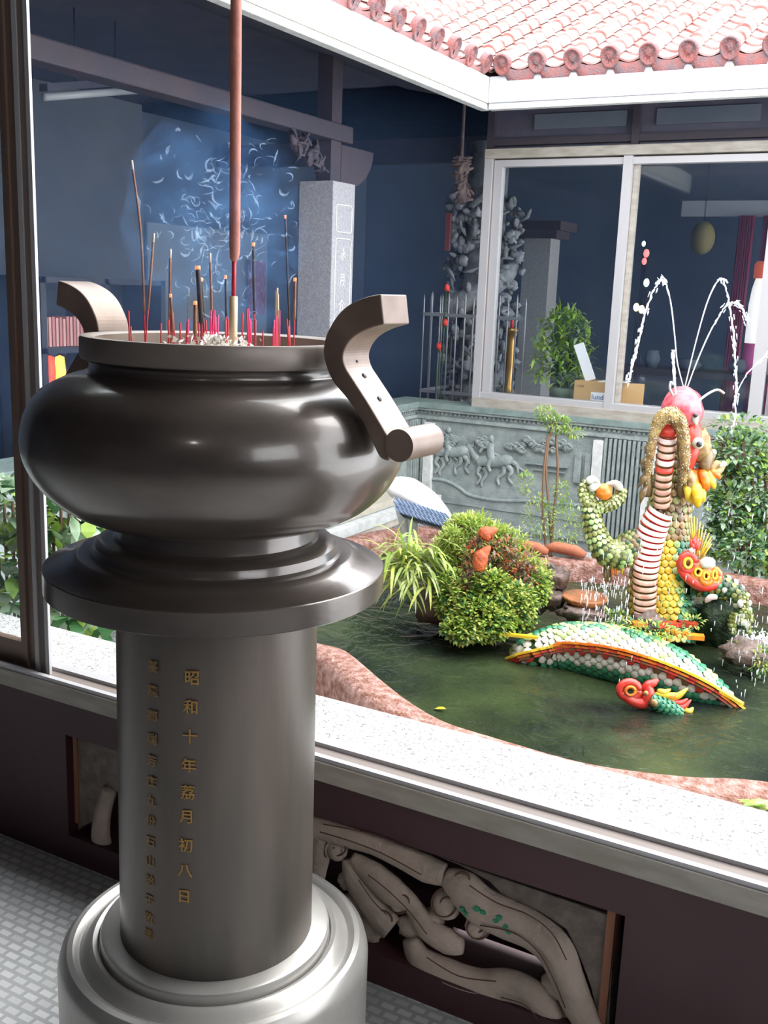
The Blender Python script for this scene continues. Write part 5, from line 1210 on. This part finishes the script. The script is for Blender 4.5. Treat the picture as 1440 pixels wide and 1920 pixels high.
def flat_text(s_, x, y, z, size, m, ext, parent, name):
    cu = bpy.data.curves.new('t', 'FONT'); cu.body = s_; cu.size = size; cu.extrude = ext; cu.resolution_u = 2
    to = bpy.data.objects.new('t', cu); COL.objects.link(to); dg = bpy.context.evaluated_depsgraph_get(); dg.update(); me = bpy.data.meshes.new_from_object(to.evaluated_get(dg)); COL.objects.unlink(to); bpy.data.objects.remove(to)
    for v in me.vertices: a_, b_, c_ = v.co; v.co = V((x + a_, y - c_, z + b_))
    me.materials.append(m); o = bpy.data.objects.new(name, me); COL.objects.link(o); o.parent = parent; o.location = -parent.location
flat_text('1000', -2.405, 7.238, .838, .030, mat('grey_print', (.22, .16, .10), .8), .001, t, 'small_print')
MB().use(M['white_fx']).box(-2.29, -2.10, 7.2385, 7.2395, .752, .812).build('print_ground', None, t)
flat_text('lundhip', -2.285, 7.237, .762, .052, mat('blue_print', (.05, .10, .28), .7), .001, t, 'blue_lettering')
p = V((-2.30, 7.30, .89)); q_ = aY(1090, 645, 7.30)
tag(MB().use(M['white_fx']).obox((p + q_) / 2 + V((-.02, 0, 0)), (q_ - p) / 2, V((.035, .0, .013)), V((0, .006, 0))).build('white_card_roll', None), 'white folded card leaning up out of the cardboard box', 'card')
p = aY(1160, 705, 7.36); o = MB().use(M['white_fx'], True).ball(V((p.x, 7.36, .915)), (.035, .03, .03), 12, 8).build('white_cup', None, loc=V((p.x, 7.36, .915))); tag(o, 'small white cup lying on the cardboard box right of the mullion', 'cup')
o = MB().use(mat('pink_bag', (.75, .45, .48), .5, 0, (.85, .75, .75), 20), True).ball((-1.86, 7.34, .728), (.09, .06, .014), 14, 8, .4).build('pink_packet', None, loc=V((-1.86, 7.34, .728))); tag(o, 'flat crumpled pink and white packet right of the cardboard box', 'packet')
# things deep in the far hall
c = V((-1.62, 9.9, 0)); t = thing('white_drum', 'tall bright white drum with an orange-red cap standing behind the right far window', 'drum', c)
MB().use(mat('self_lit_white_plastic', (.9, .9, .9), .5, emit=(1, .97, .98), estr=.7), True).lathe([(0, 1.12), (.115, 1.12), (.115, 1.45), (.10, 1.60), (.075, 1.70), (0, 1.70)], c, 24).build('body', None, t)  # emission added to brighten the drum; no lamp inside
MB().use(mat('orange_red_cap', (.75, .12, .05), .5, emit=(.9, .2, .1), estr=.25), True).lathe([(0, 1.69), (.10, 1.69), (.10, 1.81), (.08, 1.84), (0, 1.84)], c, 24).build('cap', None, t)  # cap gets a faint added glow too
MB().use(mat('magenta_base', (.65, .12, .35), .5), True).lathe([(0, .842), (.12, .842), (.12, 1.12), (0, 1.12)], c, 24).build('magenta_base', None, t)
tag(MB().box(-2.66, -1.0, 10.9, 10.95, 2.30, 2.45).build('pale_lintel', mat('dusty_lintel', (.30, .32, .38), .6)), 'pale horizontal lintel deep inside behind the right far window', 'lintel')
for i, (xa_, xb_, m_, lab) in enumerate([(-2.07, -1.92, (.22, .03, .07), 'dark crimson curtain left of the grey post deep inside the hall'), (-1.84, -1.2, (.24, .03, .08), 'wide dark crimson curtain at the right deep inside the hall')]):
    b = MB().use(mat('crimson_cloth', m_, .7), True); n_ = 24; vs = []
    for j in range(n_ + 1):
        x = lerp(xa_, xb_, j / n_); y = 10.8 + .02 * math.sin(j * 1.7); vs += [(x, y, .01), (x, y, 2.3)]
    b.add(vs, [(2 * j, 2 * j + 2, 2 * j + 3, 2 * j + 1) for j in range(n_)]); o = b.build('crimson_curtain', None); tag(o, lab, 'curtain')
    md = o.modifiers.new('thick', 'SOLIDIFY'); md.thickness = .01
t = thing('round_lantern', 'dim yellow round lantern hanging below the pale lintel', 'lantern', (-2.38, 10.7, 2.08)); MB().use(mat('dim_yellow_lantern', (.16, .14, .05), .7), True).ball((-2.38, 10.7, 2.08), (.12, .12, .16), 18, 12).build('lamp_shade', None, t); MB().use(M['dark'], True).tube([(-2.38, 10.7, 2.22), (-2.38, 10.7, 2.96)], .005, 5).build('cord', None, t)
em = [mat('warm_light', (1, .9, .5), .5, emit=(1, .85, .4), estr=3), mat('red_light', (1, .2, .2), .5, emit=(1, .2, .2), estr=1.5), mat('cool_light', (.7, 1, .9), .5, emit=(.7, 1, .9), estr=1.5)]
for (x, y, k, s_, lab) in [(1193, 576, 0, .03, 'left warm yellow altar light near the mullion'), (1203, 580, 0, .03, 'right warm yellow altar light near the mullion'), (1212, 475, 1, .03, 'upper red altar light beside the mullion'), (1208, 490, 1, .025, 'lower red altar light beside the mullion'), (1207, 457, 2, .02, 'small white altar light above the red ones'), (1212, 530, 2, .03, 'pale green altar light above the yellow ones')]:
    p = aY(x, y, 10.5); t = thing('altar_light', lab, 'light', (p.x, p.y, 0)); MB().use(em[k], True).ball(p, (s_, .02, s_ * 1.4), 8, 6).build('flame', None, t); MB().use(M['dark'], True).tube([(p.x, p.y + .01, 0), (p.x, p.y + .01, p.z - s_)], .006, 5).build('stand', None, t)
t = thing('altar_table', 'low dark altar table with pale clutter deep behind the right far window', 'table', (-2.0, 9.9, 0))
MB().box(-2.9, -1.2, 9.7, 10.2, .78, .84).build('table_top', M['timber_red'], t); 
for (x, y) in ((-2.85, 9.75), (-1.25, 9.75), (-2.85, 10.15), (-1.25, 10.15)): MB().box(x - .04, x + .04, y - .04, y + .04, 0, .78).build('leg', M['timber_red'], t)
for (x, r_, h_, lab) in ((-2.55, .08, .16, 'left dull vase on the altar table'), (-2.2, .12, .10, 'low wide dull bowl on the altar table'), (-1.75, .10, .13, 'grey metal pot on the altar table')):
    o = MB().use(M['slate'], True).lathe([(0, 0), (r_ * .6, 0), (r_, h_ * .5), (r_ * .7, h_ * .9), (r_ * .8, h_), (0, h_)], (x, 9.85, .841), 18).build('dull_vessel', None, loc=V((x, 9.85, .841))); tag(o, lab, 'vessel')

# ceiling lamp over the burner: a round frosted bulb
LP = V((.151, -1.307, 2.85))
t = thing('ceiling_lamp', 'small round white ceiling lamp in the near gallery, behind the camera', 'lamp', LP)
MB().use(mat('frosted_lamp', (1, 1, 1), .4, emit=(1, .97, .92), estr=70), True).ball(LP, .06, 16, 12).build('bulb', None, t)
MB().use(M['char'], True).tube([LP + V((0, 0, .05)), LP + V((0, 0, .15))], .012, 8).build('stem', None, t)

# ================================================================== SMOKE
smk = bpy.data.materials.new('blue_incense_smoke'); smk.use_nodes = True; nt = smk.node_tree; N = nt.nodes; b_ = N['Principled BSDF']; o_ = [x for x in N if x.type == 'OUTPUT_MATERIAL'][0]
df = N.new('ShaderNodeBsdfTranslucent'); df.inputs[0].default_value = (.55, .75, 1, 1); d2 = N.new('ShaderNodeBsdfDiffuse'); d2.inputs[0].default_value = (.50, .70, 1, 1); ad = N.new('ShaderNodeAddShader')
t_ = N.new('ShaderNodeBsdfTransparent'); mx = N.new('ShaderNodeMixShader'); mx.inputs[0].default_value = .07
nt.links.new(df.outputs[0], ad.inputs[0]); nt.links.new(d2.outputs[0], ad.inputs[1]); nt.links.new(t_.outputs[0], mx.inputs[1]); nt.links.new(ad.outputs[0], mx.inputs[2]); nt.links.new(mx.outputs[0], o_.inputs[0]); N.remove(b_)
b = MB().use(smk, True); rs = random.Random(11)
for i in range(300):
    x = rs.gauss(415, 62); y = rs.triangular(240, 610, 430); D = rs.uniform(1.66, 1.88)
    if x < 250 or x > 560: continue
    p = aD(x, y, D); L = rs.uniform(.004, .017); a = rs.uniform(0, 2 * PI); cv = rs.uniform(-2.5, 2.5); pts = [p]
    for k in range(7): a += cv * .25; p = p + (RX * math.cos(a) + UY * math.sin(a) + FW * rs.uniform(-.3, .3)) * L / 4; pts.append(p)
    w_ = rs.uniform(.0006, .0022); b.tube(pts, [w_ * .3, w_, w_ * 1.3, w_ * 1.5, w_ * 1.4, w_, w_ * .7, w_ * .2], 5, flat=.35)
tag(b.build('smoke_wisps', None), 'thin bluish curling wisps of incense smoke above the burner', 'smoke', None, 'stuff')
def vol(name, lab, lo, hi, dens, col, nscale=None, thr=(.45, .7), struct_=False, stuff=True, ell=False):
    vm = bpy.data.materials.new(name + '_air'); vm.use_nodes = True; nt = vm.node_tree; N = nt.nodes; N.remove(N['Principled BSDF']); o_ = [x for x in N if x.type == 'OUTPUT_MATERIAL'][0]
    vs = N.new('ShaderNodeVolumeScatter'); vs.inputs['Color'].default_value = (*col, 1); vs.inputs['Density'].default_value = dens; nt.links.new(vs.outputs[0], o_.inputs['Volume'])
    if nscale:
        tc = N.new('ShaderNodeTexCoord'); ns = N.new('ShaderNodeTexNoise'); ns.inputs['Scale'].default_value = nscale; ns.inputs['Detail'].default_value = 3; ns.inputs['Distortion'].default_value = 1.5
        mr = N.new('ShaderNodeMapRange'); mr.inputs[1].default_value = thr[0]; mr.inputs[2].default_value = thr[1]; mr.inputs[3].default_value = 0; mr.inputs[4].default_value = dens
        nt.links.new(tc.outputs['Object'], ns.inputs['Vector']); nt.links.new(ns.outputs[0], mr.inputs[0]); nt.links.new(mr.outputs[0], vs.inputs['Density'])
    c = (V(lo) + V(hi)) / 2; h_ = (V(hi) - V(lo)) / 2
    b = MB().use(vm)
    if ell: b.ball(c, tuple(h_), 20, 14, .15)
    else: b.box(lo[0], hi[0], lo[1], hi[1], lo[2], hi[2])
    o = b.build(name, None, loc=c); tag(o, lab, 'smoke', None, 'stuff'); return o
c = aD(400, 430, 1.78)
vol('smoke_puff', 'soft cloud of bluish incense smoke hanging over the burner', c - V((.16, .16, .20)), c + V((.16, .16, .20)), 2.4, (.16, .42, 1.0), 14, (.42, .72), ell=True)
vol('gallery_haze', 'thin blue haze of incense smoke filling the dark left gallery', (-6.45, 2.1, .70), (-3.25, 11.4, 2.94), .05, (.28, .48, 1.0))
vol('hall_haze', 'thin blue haze of incense smoke inside the hall behind the far window', (-3.2, 7.7, .02), (1.5, 11.4, 2.9), .035, (.28, .48, 1.0))
